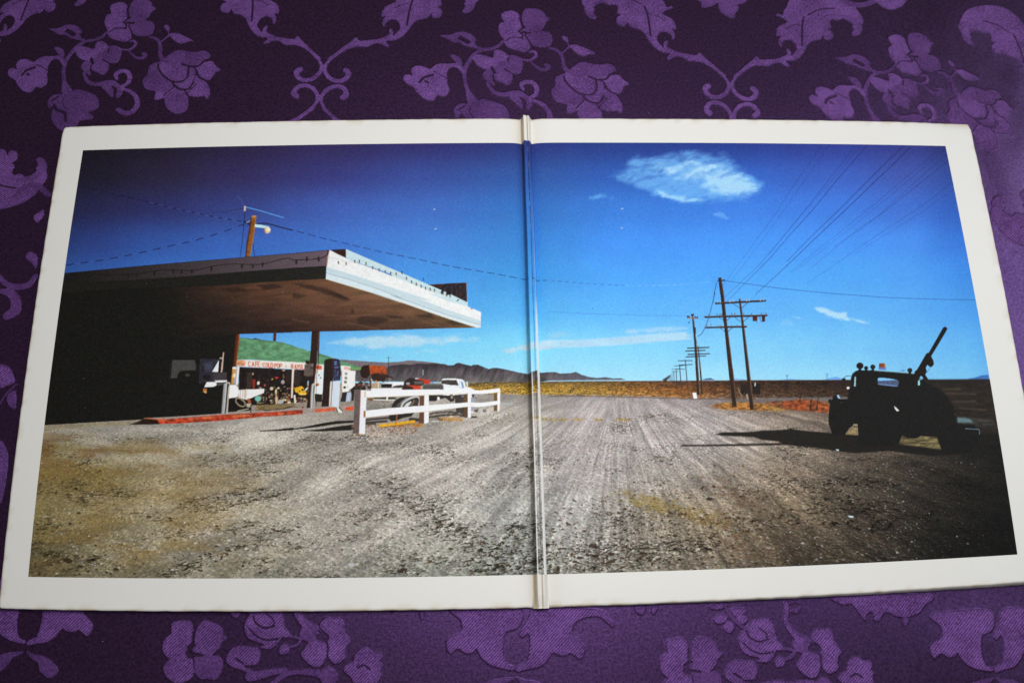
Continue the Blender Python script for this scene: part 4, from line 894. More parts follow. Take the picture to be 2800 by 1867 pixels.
def ink_at(U, V):
    x = np.clip((U - U0) / CP - 0.5, 0, CW - 1.001); y = np.clip((V1 - V) / CP - 0.5, 0, CH - 1.001)
    i = x.astype(int); j = y.astype(int); a = (x - i)[..., None]; b = (y - j)[..., None]
    return (INK[j, i] * (1 - a) + INK[j, i + 1] * a) * (1 - b) + (INK[j + 1, i] * (1 - a) + INK[j + 1, i + 1] * a) * b

# ------------------------------------------------------------------ mesh helpers
def mesh_from(name, co, quads, mat, parent=None, smooth=True, attrs=None):
    me = bpy.data.meshes.new(name)
    co = np.asarray(co, np.float32).reshape(-1, 3)
    quads = np.asarray(quads, np.int32).reshape(-1, 4)
    me.vertices.add(len(co)); me.vertices.foreach_set('co', co.ravel())
    me.loops.add(quads.size); me.loops.foreach_set('vertex_index', quads.ravel())
    me.polygons.add(len(quads)); me.polygons.foreach_set('loop_start', np.arange(len(quads), dtype=np.int32) * 4)
    if smooth:
        me.polygons.foreach_set('use_smooth', np.ones(len(quads), bool))
    for n, v in (attrs or {}).items():
        v = np.asarray(v, np.float32)
        if v.ndim == 1:
            me.attributes.new(n, 'FLOAT', 'POINT').data.foreach_set('value', v)
        else:
            me.attributes.new(n, 'FLOAT_COLOR', 'POINT').data.foreach_set('color', np.c_[v, np.ones(len(v), np.float32)].astype(np.float32).ravel())
    me.update(calc_edges=True)
    me.materials.append(mat)
    o = bpy.data.objects.new(name, me)
    COL.objects.link(o)
    if parent is not None:
        o.parent = parent
    return o

def grid_quads(nr, nc, keep=None, off=0):
    i = np.arange(nr * nc).reshape(nr, nc) + off
    q = np.stack([i[:-1, :-1], i[:-1, 1:], i[1:, 1:], i[1:, :-1]], -1)
    if keep is not None:
        return q[keep]
    return q.reshape(-1, 4)

class Nodes:
    def __init__(self, name):
        self.m = bpy.data.materials.new(name); self.m.use_nodes = True
        self.t = self.m.node_tree; self.b = self.t.nodes['Principled BSDF']
    def n(self, typ, **kw):
        nd = self.t.nodes.new(typ)
        for k, v in kw.items():
            if k.startswith('i_'):
                key = k[2:]
                nd.inputs[int(key) if key.isdigit() else key.replace('_', ' ')].default_value = v
            else:
                setattr(nd, k, v)
        return nd
    def l(self, a, b):
        self.t.links.new(a, b)
    def math(self, op, a, b=None, c=None):
        nd = self.n('ShaderNodeMath', operation=op)
        for k, v in enumerate((a, b, c)):
            if v is None:
                continue
            if isinstance(v, (int, float)):
                nd.inputs[k].default_value = v
            else:
                self.l(v, nd.inputs[k])
        return nd.outputs[0]
    def mix(self, f, a, b):
        nd = self.n('ShaderNodeMix', data_type='RGBA')
        for s, v in ((0, f), (6, a), (7, b)):
            if isinstance(v, (int, float)):
                nd.inputs[s].default_value = v
            elif isinstance(v, tuple):
                nd.inputs[s].default_value = v + (1,)
            else:
                self.l(v, nd.inputs[s])
        return nd.outputs[2]

# ------------------------------------------------------------------ materials
def paper_material():
    k = Nodes('aged_white_card')
    tc = k.n('ShaderNodeTexCoord').outputs['Object']
    n1 = k.n('ShaderNodeTexNoise', i_Scale=9.0, i_Detail=5.0); k.l(tc, n1.inputs['Vector'])
    n2 = k.n('ShaderNodeTexNoise', i_Scale=900.0, i_Detail=2.0); k.l(tc, n2.inputs['Vector'])
    c = k.mix(n1.outputs['Fac'], (0.80, 0.785, 0.745), (0.84, 0.835, 0.815))
    # warmer, browned card by the spine and along the worn rims
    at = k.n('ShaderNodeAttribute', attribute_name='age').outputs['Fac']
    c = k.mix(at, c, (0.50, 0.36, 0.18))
    v = k.n('ShaderNodeTexVoronoi', i_Scale=55.0); k.l(tc, v.inputs['Vector'])
    sp = k.math('LESS_THAN', v.outputs['Distance'], 0.022)
    n3 = k.n('ShaderNodeTexNoise', i_Scale=24.0); k.l(tc, n3.inputs['Vector'])
    sp = k.math('MULTIPLY', sp, k.math('GREATER_THAN', n3.outputs['Fac'], 0.58))
    c = k.mix(k.math('MULTIPLY', sp, 0.55), c, (0.30, 0.21, 0.13))
    c = k.mix(k.math('MULTIPLY', n2.outputs['Fac'], 0.10), c, (0.55, 0.53, 0.50))
    k.l(c, k.b.inputs['Base Color'])
    k.b.inputs['Roughness'].default_value = 0.40
    k.b.inputs['Specular IOR Level'].default_value = 0.35
    bp = k.n('ShaderNodeBump', i_Strength=0.06, i_Distance=0.0004)
    k.l(n2.outputs['Fac'], bp.inputs['Height']); k.l(bp.outputs[0], k.b.inputs['Normal'])
    return k.m

def print_material():
    k = Nodes('printed_ink')
    at = k.n('ShaderNodeAttribute', attribute_name='ink')
    tc = k.n('ShaderNodeTexCoord').outputs['Object']
    n2 = k.n('ShaderNodeTexNoise', i_Scale=1500.0, i_Detail=1.0); k.l(tc, n2.inputs['Vector'])
    k.l(at.outputs['Color'], k.b.inputs['Base Color'])
    k.b.inputs['Roughness'].default_value = 0.45
    k.b.inputs['Specular IOR Level'].default_value = 0.08
    bp = k.n('ShaderNodeBump', i_Strength=0.05, i_Distance=0.0003)
    k.l(n2.outputs['Fac'], bp.inputs['Height']); k.l(bp.outputs[0], k.b.inputs['Normal'])
    return k.m

def cloth_material():
    k = Nodes('purple_damask')
    tc = k.n('ShaderNodeTexCoord').outputs['Object']
    mo = k.n('ShaderNodeAttribute', attribute_name='motif').outputs['Fac']
    rb = k.n('ShaderNodeAttribute', attribute_name='rib').outputs['Fac']
    nz = k.n('ShaderNodeTexNoise', i_Scale=1500.0, i_Detail=2.0); k.l(tc, nz.inputs['Vector'])
    n = nz.outputs['Fac']
    # jagged woven rim of the motif
    e = k.math('ADD', mo, k.math('MULTIPLY', k.math('SUBTRACT', n, 0.5), 0.55))
    mr = k.n('ShaderNodeMapRange', interpolation_type='SMOOTHSTEP'); mr.inputs['From Min'].default_value = 0.26; mr.inputs['From Max'].default_value = 0.72
    k.l(e, mr.inputs['Value'])
    m = mr.outputs['Result']
    # diagonal ribs of the filling weave
    mp = k.n('ShaderNodeMapping'); mp.inputs['Rotation'].default_value = (0, 0, math.radians(46)); k.l(tc, mp.inputs['Vector'])
    wv = k.n('ShaderNodeTexWave', i_Scale=235.0, i_Distortion=2.2, i_Detail=1.0); wv.inputs['Detail Scale'].default_value = 3.0; k.l(mp.outputs[0], wv.inputs['Vector'])
    rib = k.math('MULTIPLY', wv.outputs['Fac'], rb)
    mp2 = k.n('ShaderNodeMapping'); mp2.inputs['Scale'].default_value = (2200, 500, 1); mp2.inputs['Rotation'].default_value = (0, 0, math.radians(3)); k.l(tc, mp2.inputs['Vector'])
    th = k.n('ShaderNodeTexNoise', i_Scale=1.0, i_Detail=1.0); k.l(mp2.outputs[0], th.inputs['Vector'])
    nl = k.n('ShaderNodeTexNoise', i_Scale=260.0, i_Detail=3.0); k.l(tc, nl.inputs['Vector'])
    tn = k.n('ShaderNodeAttribute', attribute_name='tone').outputs['Fac']
    val = k.math('ADD', k.math('MULTIPLY', rib, 0.52), k.math('MULTIPLY', th.outputs['Fac'], 0.62))
    val = k.math('ADD', val, k.math('MULTIPLY_ADD', rb, -0.15, 0.06))
    val = k.math('MULTIPLY', val, tn)
    nm = k.n('ShaderNodeTexNoise', i_Scale=620.0, i_Detail=3.0, i_Roughness=0.7); k.l(tc, nm.inputs['Vector'])
    nb = k.n('ShaderNodeTexNoise', i_Scale=75.0, i_Detail=3.0); k.l(tc, nb.inputs['Vector'])
    weave = k.math('ADD', k.math('MULTIPLY_ADD', nm.outputs['Fac'], 2.4, -1.2), k.math('MULTIPLY_ADD', nb.outputs['Fac'], 1.5, 0.25))
    val = k.math('MULTIPLY', val, k.math('MAXIMUM', weave, 0.12))
    cm = k.mix(val, (0.022, 0.008, 0.036), (0.215, 0.094, 0.345))
    nf = k.math('MULTIPLY_ADD', k.math('ADD', nm.outputs['Fac'], n), 1.0, -0.52)
    cf = k.mix(nf, (0.002, 0.0008, 0.0016), (0.029, 0.0115, 0.0158))
    c = k.mix(m, cf, cm)
    vo = k.n('ShaderNodeTexVoronoi', i_Scale=62.0); k.l(tc, vo.inputs['Vector'])
    lint = k.math('MULTIPLY', k.math('LESS_THAN', vo.outputs['Distance'], 0.020), k.math('GREATER_THAN', nb.outputs['Fac'], 0.52))
    c = k.mix(k.math('MULTIPLY', lint, 0.5), c, (0.42, 0.36, 0.46))
    k.l(c, k.b.inputs['Base Color'])
    k.b.inputs['IOR'].default_value = 1.9
    k.b.inputs['Specular Tint'].default_value = (0.44, 0.22, 0.80, 1)
    spk = k.math('MULTIPLY_ADD', nm.outputs['Fac'], 2.4, -0.2)
    k.l(k.math('MULTIPLY', k.math('MULTIPLY_ADD', m, -0.50, 0.68), k.math('MAXIMUM', spk, 0.1)), k.b.inputs['Specular IOR Level'])
    k.l(k.math('MULTIPLY_ADD', m, 0.18, 0.38), k.b.inputs['Roughness'])
    # threads: strong relief in the motif, a smooth satin face between
    fine = k.math('MULTIPLY', k.math('ADD', k.math('MULTIPLY', n, 0.35), k.math('ADD', k.math('MULTIPLY', nm.outputs['Fac'], 0.5), k.math('MULTIPLY', th.outputs['Fac'], 0.3))), k.math('MULTIPLY_ADD', m, 0.62, 0.38))
    hgt = k.math('ADD', k.math('MULTIPLY', m, 0.7), k.math('ADD', k.math('MULTIPLY', k.math('MULTIPLY', rib, m), 0.5), fine))
    bp = k.n('ShaderNodeBump', i_Strength=0.6, i_Distance=0.00045)
    k.l(hgt, bp.inputs['Height']); k.l(bp.outputs[0], k.b.inputs['Normal'])
    return k.m

PAPER, PRINT, CLOTH = paper_material(), print_material(), cloth_material()

# ------------------------------------------------------------------ tablecloth: woven motif traced, then repeated on its lattice
LA = np.array([0.2843, -0.0145])               # lattice step along the cloth
la = LA / np.hypot(*LA); lb_ = np.array([-la[1], la[0]])
RP = 0.00034
RX0, RX1, RY0, RY1 = -0.66, 0.66, -0.46, 0.50
RW, RH = int((RX1 - RX0) / RP), int((RY1 - RY0) / RP)
MO = np.zeros((RH, RW), np.float32); RB = np.zeros((RH, RW), np.float32); TN = np.ones((RH, RW), np.float32)
rnd = random.Random(5)
ZC = -HC

def cpt(z, pts):
    return to_plane(tr(z, pts), ZC)

class Motif:
    def __init__(self):
        self.items = []
    def p(self, z, pts, rib=None, n=5):
        self.items.append(('p', catmull(cpt(z, pts), n), rnd.random() < .6 if rib is None else rib)); return self
    def s(self, z, pts, w, rib=False):
        q = cpt(z, pts); W_ = np.zeros(len(q)) + w
        k = np.hypot(*(cpt(z, [pts[0]])[0] - cpt(z, [(pts[0][0] + 10, pts[0][1])])[0])) / 10
        e = catmull(np.c_[q, W_ * k / 2], 7, False) if len(q) > 2 else np.c_[q, W_ * k / 2]
        self.items.append(('s', e[:, :2], e[:, 2], rib)); return self
    def d(self, z, pts, w):                    # a gap in the weave
        self.s(z, pts, w * 1.7 + 3); it = self.items.pop(); self.items.append(('d',) + it[1:]); return self
    def draw(self, f):
        for it in self.items:
            q = f(it[1]); q = np.stack([(q[:, 0] - RX0) / RP, (RY1 - q[:, 1]) / RP], 1)
            if q[:, 0].max() < 2 or q[:, 1].max() < 2 or q[:, 0].min() > RW - 2 or q[:, 1].min() > RH - 2:
                continue
            m = poly_mask(q, MO.shape) if it[0] == 'p' else stroke_mask(q, it[2] / RP, MO.shape)
            if m is None:
                continue
            y0, x0, M = m; sl = (slice(y0, y0 + M.shape[0]), slice(x0, x0 + M.shape[1]))
            if it[0] == 'd':
                MO[sl] *= 1 - M
            else:
                MO[sl] = np.maximum(MO[sl], M)
                RB[sl] = RB[sl] * (1 - M) + (1.0 if it[-1] else 0.0) * M
                hh = (int(abs(float(it[1][0, 0] * 7919 + it[1][0, 1] * 6151)) * 1e5) % 100) / 100
                TN[sl] = TN[sl] * (1 - M) + ((1.04 if it[-1] else .90) + .24 * (hh - .5)) * M

A = Motif()                                    # flower spray
A.p('t1', [(1010,60),(1060,30),(1120,22),(1160,45),(1175,100),(1165,150),(1178,190),(1150,210),(1050,165),(1020,120)], True)
A.p('t1', [(1190,60),(1215,15),(1250,-5),(1340,-5),(1390,25),(1400,60),(1430,75),(1390,110),(1370,145),(1320,190),(1250,205),(1185,200),(1172,140)])
A.p('t1', [(1180,240),(1240,200),(1310,190),(1380,195),(1415,225),(1410,280),(1380,320),(1310,335),(1240,325),(1200,290)], False)
A.p('t1', [(985,290),(1030,255),(1120,265),(1190,235),(1215,290),(1205,350),(1150,385),(1080,375),(1020,355),(990,325)], True)
A.p('t1', [(960,190),(975,150),(1010,130),(1050,150),(1165,195),(1175,245),(1120,280),(1020,275),(1000,300),(975,260),(958,220)], True)
A.d('t1', [(1150,192),(1192,160)], 10).d('t1', [(1165,208),(1228,215)], 10).d('t1', [(1130,200),(1158,232),(1150,268)], 7).d('t1', [(1178,235),(1205,290),(1214,335)], 6).d('t1', [(1168,80),(1178,165)], 9).d('t1', [(1000,295),(1060,262),(1150,262)], 5)
A.s('t1', [(975,300),(930,340),(860,370),(780,382),(710,425),(650,490),(605,560),(583,640),(585,720),(600,790)], [20,26,28,30,32,34,36,34,34,40])
A.p('t1', [(575,740),(612,760),(660,830),(640,870),(590,885),(565,840)], False)
A.p('t1', [(450,270),(540,260),(600,235),(660,230),(720,250),(750,290),(752,330),(782,378),(720,370),(640,350),(600,325),(540,320),(500,295)])
A.d('t1', [(615,285),(645,300),(675,320)], 22).d('t1', [(738,310),(755,352)], 7)
A.p('t1', [(495,440),(530,435),(575,455),(590,500),(575,545),(545,520),(520,480)]).s('t1', [(575,535),(600,580)], 16)
A.p('t1', [(155,640),(145,600),(170,560),(215,545),(270,555),(310,572),(350,540),(400,520),(470,518),(530,515),(570,545),(598,590),(575,605),(540,555),(500,545),(460,570),(440,612),(440,650),(428,690),(437,740),(420,780),(370,812),(322,800),(290,845),(240,850),(190,820),(150,770),(140,740),(90,710),(70,680),(80,640),(120,625)], True)
A.d('t1', [(200,690),(240,650),(320,620)], 12).d('t1', [(245,680),(270,692)], 8).d('t1', [(330,590),(440,650)], 4)
A.p('t1', [(690,450),(740,425),(800,435),(865,450),(880,390),(925,378),(975,400),(1008,445),(990,490),(900,515),(860,550),(780,557),(720,530),(695,490)], True)
A.p('t1', [(1000,430),(1055,420),(1105,445),(1112,490),(1090,555),(1045,585),(985,575),(925,545),(890,500),(960,470)], False)
A.p('t1', [(845,545),(900,515),(960,560),(998,595),(990,640),(945,688),(900,670),(850,650),(830,611)])
A.p('t1', [(745,600),(770,570),(820,560),(845,590),(822,640),(835,685),(815,690),(780,665),(742,630)])
A.d('t1', [(835,540),(852,585)], 13).d('t1', [(935,545),(990,577)], 6).d('t1', [(1002,440),(985,482)], 6).d('t1', [(835,600),(825,650)], 6)
A.s('t1', [(1095,450),(1170,460),(1225,432),(1246,400),(1222,377),(1190,385)], [14,18,24,26,24,16], True).s('t1', [(1180,465),(1220,510),(1262,535),(1310,532),(1335,505),(1310,492)], [14,20,24,30,34,26])
A.s('t1', [(1365,340),(1420,352),(1460,390),(1470,450),(1468,500),(1500,560),(1550,610)], [16,26,32,34,36,50,60])
A.s('t1', [(1480,382),(1545,328)], 14).s('t1', [(1548,320),(1540,265)], 13).p('t1', [(1508,230),(1545,235),(1556,270),(1530,282),(1505,255)], True)
A.p('t1', [(1550,315),(1610,303),(1660,318),(1720,345),(1775,375),(1720,385),(1660,402),(1610,387),(1570,345)], True)
A.p('t1', [(1515,545),(1570,490),(1640,460),(1720,470),(1800,478),(1860,465),(1910,480),(1930,520),(1880,545),(1840,575),(1780,605),(1720,600),(1660,580),(1600,600)])
A.p('t1', [(1830,580),(1900,565),(1950,565),(1985,610),(2022,640),(1975,665),(1940,715),(1890,740),(1830,720),(1800,680),(1793,640),(1800,600)])
A.p('t1', [(1450,590),(1490,560),(1560,600),(1640,585),(1720,605),(1735,660),(1700,720),(1640,750),(1580,745),(1520,710),(1470,660)], True)
A.p('t1', [(1730,615),(1790,640),(1775,720),(1740,790),(1680,822),(1620,800),(1580,755),(1650,750),(1705,715)])
A.p('t1', [(1360,640),(1380,600),(1460,570),(1462,620),(1490,690),(1550,740),(1600,790),(1540,855),(1500,885),(1420,840),(1340,820),(1310,770),(1315,720),(1350,690)], False)
A.p('t1', [(1420,880),(1440,835),(1520,850),(1595,790),(1625,822),(1540,872),(1490,905),(1420,920)], True)
A.p('t1', [(1510,900),(1560,850),(1620,812),(1690,830),(1720,880),(1725,950),(1700,1020),(1620,1045),(1560,1020),(1515,970)])
A.p('t1', [(1690,820),(1760,780),(1800,685),(1880,740),(1920,810),(1922,870),(1895,907),(1870,885),(1790,890),(1720,870)], True)
A.d('t1', [(1448,590),(1462,650),(1530,722),(1600,752),(1680,742),(1722,690),(1728,620)], 8).d('t1', [(1585,768),(1640,815),(1720,818),(1772,762)], 9).d('t1', [(1670,590),(1760,612),(1830,600),(1862,560)], 9).d('t1', [(1795,640),(1830,710),(1900,742)], 8).d('t1', [(1500,880),(1595,795)], 5).d('t1', [(1690,825),(1722,880)], 6).d('t1', [(1700,870),(1800,770)], 5)
A.p('t1', [(640,850),(700,822),(770,835),(830,855),(880,880),(905,940),(895,990),(850,1020),(800,1035),(850,1060),(840,1095),(760,1105),(715,1125),(690,1170),(600,1210),(520,1170),(470,1090),(480,1010),(492,975),(445,992),(438,930),(480,880),(540,865),(590,880)], False)
A.d('t1', [(490,965),(520,1010),(590,1040),(602,1110)], 13).d('t1', [(475,925),(530,890)], 9).d('t1', [(590,880),(570,940),(610,1020)], 4)
A.s('t1', [(765,672),(790,730),(830,768),(900,775),(990,762),(1050,772),(1105,815)], [20,34,36,40,56,50,30]).s('t1', [(1098,800),(1165,770),(1190,710),(1165,662),(1110,655),(1062,680),(1070,725)], [24,36,44,42,40,40,30], True)
A.p('t1', [(930,800),(1000,785),(1040,830),(1030,893),(1000,875),(960,830)]).p('t1', [(1060,790),(1100,800),(1122,850),(1080,903),(1058,882),(1075,840)]).s('t1', [(1110,812),(1190,840),(1245,890),(1258,960),(1215,1020),(1150,1042),(1080,1008)], [24,36,44,48,48,46,40], True)

B = Motif()                                    # acanthus scroll, left arm; mirrored twice about its centre
B.p('t3', [(650,-20),(645,40),(690,90),(740,110),(760,90),(745,50),(830,-5),(850,30),(890,50),(950,45),(972,80),(962,120),(1000,140),(960,165),(965,220),(1020,246),(1048,230),(1055,205),(1090,250),(1160,270),(1215,310),(1250,370),(1310,440),(1380,480),(1450,492),(1420,530),(1440,547),(1500,520),(1560,525),(1620,560),(1720,567),(1800,602),(1870,652),(1945,715),(1965,695),(1900,640),(1830,580),(1770,530),(1720,483),(1690,510),(1620,500),(1540,485),(1480,460),(1425,430),(1430,390),(1420,370),(1390,400),(1390,440),(1360,410),(1330,370),(1340,320),(1380,290),(1430,300),(1462,330),(1470,362),(1492,350),(1488,300),(1460,262),(1502,272),(1500,230),(1470,180),(1400,140),(1380,120),(1430,90),(1470,80),(1470,58),(1420,70),(1400,30),(1370,-10),(1300,-120),(1150,-210),(950,-210),(760,-150)], True, 4)
B.d('t3', [(1215,60),(1245,150),(1262,260),(1270,330)], 8).d('t3', [(1260,130),(1330,150),(1400,190)], 4).d('t3', [(900,-60),(1050,-30),(1180,40)], 6)
B.s('t3', [(1938,695),(1985,765),(1978,830),(1930,878),(1860,893),(1800,868),(1772,815),(1800,790)], [22,30,36,40,40,44,50,52], True)
B.s('s1', [(40,418),(120,445),(230,435),(310,405),(365,350),(355,295),(330,270)], [14,26,40,60,66,62,40])
CB = cpt('t3', [(2013,925)])[0]                # centre of a scroll cross
def mirror(q, sx, sy):
    d = q - CB
    return CB + np.outer(d @ la * sx, la) + np.outer(d @ lb_ * sy, lb_)

C = Motif()                                    # near row of flowers
C.p('b1', [(1570,1060),(1580,1010),(1640,995),(1720,990),(1760,1030),(1770,1090),(1762,1180),(1720,1245),(1700,1300),(1720,1360),(1640,1355),(1560,1350),(1500,1290),(1490,1220),(1510,1160),(1570,1110)], True)
C.p('b1', [(1790,1120),(1810,1050),(1870,990),(1950,1010),(2010,1040),(2040,1080),(2040,1120),(2080,1160),(2030,1200),(2000,1260),(1930,1312),(1850,1300),(1760,1290),(1780,1220)])
C.p('b1', [(1765,1340),(1830,1318),(1930,1318),(2000,1320),(2042,1380),(2030,1450),(1990,1530),(1900,1532),(1830,1522),(1780,1450)], False)
C.p('b1', [(1508,1390),(1580,1345),(1740,1335),(1782,1420),(1772,1490),(1730,1540),(1640,1570),(1560,1540),(1500,1460)], True)
C.d('b1', [(1715,1242),(1790,1222)], 12).d('b1', [(1735,1290),(1840,1312)], 16).d('b1', [(1760,1180),(1768,1100)], 8).d('b1', [(1770,1345),(1782,1440)], 6).d('b1', [(1700,1300),(1740,1335)], 7)
C.p('b1', [(2070,1350),(2110,1270),(2160,1230),(2220,1220),(2300,1235),(2362,1240),(2388,1310),(2372,1370),(2340,1405),(2225,1405),(2285,1440),(2350,1468),(2352,1532),(2300,1502),(2250,1462),(2190,1437),(2120,1412)], True)
C.d('b1', [(2160,1340),(2230,1390)], 10)
for z, p, r in [('b3', [(2080,1180),(2100,1110),(2150,1050),(2200,1000),(2260,985),(2350,980),(2398,1035),(2425,1130),(2440,1200),(2410,1300),(2350,1372),(2240,1372),(2280,1340),(2170,1310),(2110,1270)], True)]:
    C.items.append(('p', catmull(cpt(z, p), 5) - LA, r))
for z, p, w_ in [('b3', [(2150,1090),(2180,1150),(2260,1190),(2350,1170)], 9), ('b3', [(2120,1200),(2200,1270),(2300,1300),(2400,1280)], 8), ('b3', [(2260,1060),(2330,1110),(2340,1160)], 7)]:
    C.d(z, p, w_); it = C.items.pop(); C.items.append((it[0], it[1] - LA) + it[2:])
C.p('b2', [(210,1105),(260,1068),(300,1100),(300,1140),(250,1146)]).s('b2', [(295,1135),(400,1158)], 16).s('b2', [(310,1238),(380,1212),(412,1172),(450,1145)], [20,26,24,16]).p('b2', [(210,1250),(235,1212),(275,1208),(302,1240),(295,1290),(255,1302),(215,1300)], True).s('b2', [(360,900),(420,985),(500,1040)], [44,38,34])
C.p('b2', [(398,1100),(430,1050),(500,1028),(550,1040),(592,1080),(602,1130),(560,1180),(500,1192),(440,1170),(403,1140)], False)
C.p('b2', [(585,1030),(640,963),(700,975),(760,968),(800,1020),(802,1080),(830,1130),(862,1190),(830,1230),(817,1290),(815,1342),(740,1388),(690,1370),(658,1310),(668,1240),(648,1180),(655,1120),(608,1080)], True)
C.p('b2', [(415,1310),(440,1250),(500,1185),(570,1185),(640,1215),(642,1320),(600,1402),(550,1422),(480,1390)], True)
C.d('b2', [(575,1145),(640,1150)], 36).d('b2', [(650,1200),(655,1300)], 8).d('b2', [(570,1090),(625,1130)], 8)
C.p('b2', [(900,1330),(920,1290),(980,1243),(1040,1260),(1070,1290),(1130,1288),(1152,1330),(1130,1370),(1155,1400),(1142,1460),(1152,1500),(1100,1570),(1000,1575),(900,1572),(868,1510),(808,1460),(803,1430),(840,1390),(893,1368)], True)
C.d('b2', [(930,1430),(985,1405),(1040,1440)], 10)
C.s('b2', [(-60,1510),(40,1490),(150,1465),(260,1448)], [84,76,60,44], True).s('b2', [(140,1580),(250,1500),(350,1468),(450,1468),(560,1482),(630,1515)], [50,46,44,50,56,60], True).p('b2', [(620,1430),(680,1423),(742,1490),(725,1570),(620,1575),(580,1500)], False)
for z, p in [('b3', [(1810,862),(1900,838),(1942,880),(1850,892)]), ('b3', [(1848,985),(1900,935),(1972,950),(1960,1002),(1890,1022)]), ('b3', [(1938,1062),(1990,1000),(2042,1040),(2000,1112)]), ('b3', [(2008,890),(2120,880),(2152,920),(2060,962)]), ('b3', [(2060,962),(2162,950),(2152,1010),(2090,1022)])]:
    C.items.append(('p', catmull(cpt(z, p), 4) - LA, True))
C.s('b3', [(1950,820),(1985,920),(2050,1000),(2120,1060)], 26); it = C.items.pop(); C.items.append((it[0], it[1] - LA) + it[2:])
C.s('b4', [(150,800),(172,900),(160,980),(182,1050),(240,1130),(310,1195)], [50,46,42,44,40,40], True); it = C.items.pop(); C.items.append((it[0], it[1] - LA) + it[2:])
C.s('b4', [(185,830),(270,822),(298,865),(265,915),(222,908)], 24); it = C.items.pop(); C.items.append((it[0], it[1] - LA) + it[2:])
E_ = Motif()                                   # near acanthus cross, right arm traced at the spine
E_.p('b3', [(200,860),(150,960),(90,1060),(65,1120),(100,1145),(150,1108),(165,1180),(157,1270),(130,1370),(60,1408),(35,1440),(55,1465),(130,1442),(240,1422),(320,1362),(372,1288),(430,1312),(500,1312),(530,1290),(570,1310),(630,1345),(672,1250),(610,1170),(560,1130),(555,1060),(600,1000),(680,962),(800,958),(860,1000),(922,1052),(932,1010),(872,930),(780,892),(600,880),(420,850)], True, 4)
E_.p('b3', [(40,1512),(120,1542),(220,1555),(330,1620),(380,1700),(300,1760),(200,1700),(170,1620),(90,1580)], False)
E_.p('b2', [(1780,880),(1870,980),(1892,1050),(1862,1110),(1780,1150),(1745,1200),(1780,1297),(1850,1248),(1920,1292),(1980,1292),(2022,1250),(2060,1322),(2140,1392),(2250,1432),(2362,1448),(2365,1415),(2300,1388),(2268,1280),(2278,1140),(2310,1090),(2400,1060),(2450,960),(2400,860),(2100,850)], True, 4)
E_.p('b2', [(2350,1520),(2200,1542),(2110,1580),(2000,1640),(1960,1720),(2080,1760),(2200,1680),(2260,1590),(2340,1550)], False)
E_.p('b2', [(1505,905),(1562,905),(1545,950),(1520,985)], True).p('b3', [(1118,840),(1222,840),(1212,925),(1170,938),(1135,910)], True).p('b3', [(1280,845),(1337,845),(1325,905),(1285,938)], True)
E_.p('b4', [(620,760),(640,830),(700,850),(765,842),(830,920),(890,995),(902,930),(940,915),(962,940),(972,988),(1020,992),(1052,930),(1105,920),(1165,952),(1265,962),(1380,922),(1425,860),(1470,760)], True)
it = E_.items[-1]; E_.items[-1] = (it[0], it[1] - LA) + it[2:]

F = Motif()                                    # single bits that show only once
F.p('t3', [(1728,-40),(1735,30),(1745,68),(1800,66),(1850,50),(1890,28),(1900,90),(1960,140),(2032,167),(2050,120),(2082,80),(2072,40),(2130,28),(2150,-40)], False)
F.p('t2', [(1925,-20),(1935,35),(1965,42),(2030,15),(2040,-20)], True)
F.s('t4', [(680,-20),(740,30),(850,50),(960,20),(1040,-20)], [60,60,50,44,40]).p('t4', [(960,-30),(1010,40),(1060,75),(1120,95),(1190,80),(1245,40),(1260,-30)], True)
F.s('s1', [(130,580),(180,525),(260,495),(340,510),(410,570)], [26,48,54,50,46]).p('s1', [(285,760),(335,722),(372,698),(372,750),(318,812)], True).p('s1', [(213,1110),(250,1058),(290,1070),(322,1110),(305,1200),(270,1160)], True)
F.s('s1', [(-20,1260),(50,1335),(140,1362),(240,1345),(300,1270)], [36,44,50,50,40]).s('s1', [(-20,1395),(70,1410),(125,1460),(130,1560),(60,1610)], [30,60,80,90,70])
F.p('s2', [(-10,520),(60,530),(92,580),(102,640),(50,665),(-10,672)], True).s('s2', [(115,655),(45,720),(-10,800)], 11).p('s2', [(48,740),(110,700),(107,832),(60,800)], False).p('s2', [(-10,1070),(50,1130),(52,1250),(20,1450),(-10,1480)], True)

HALF = LA * 0.5
for k in range(-2, 3):
    A.draw(lambda q, k=k: q + LA * k)
    C.draw(lambda q, k=k: q + LA * k)
    E_.draw(lambda q, k=k: q + LA * k)
    for sx in (1, -1):
        for sy in (1, -1):
            B.draw(lambda q, k=k, sx=sx, sy=sy: mirror(q, sx, sy) + LA * k)
F.draw(lambda q: q)
FAR = lb_ * 0.252                              # rows beyond the photograph's frame
for k in range(-3, 3):
    A.draw(lambda q, k=k: q + LA * k + HALF + FAR)
    C.draw(lambda q, k=k: q + LA * k + HALF - FAR)
    E_.draw(lambda q, k=k: q + LA * k - FAR + HALF)

TN *= .64 + .36 * np.clip(boxblur(MO, 5, 2) * 1.25 - .12, 0, 1)     # motif tone darkens towards the rims
MO = boxblur(MO, 1, 1)
def fine_axis(lo, a, b, hi, d, D):
    return np.unique(np.round(np.r_[np.arange(lo, a, D), np.arange(a, b, d), np.arange(b, hi + D * .5, D)], 6))
ax = fine_axis(-0.64, -0.405, 0.410, 0.64, 0.00052, 0.003)
ay = fine_axis(-0.44, -0.232, 0.288, 0.48, 0.00052, 0.003)
Ug, Vg = np.meshgrid(ax, ay)
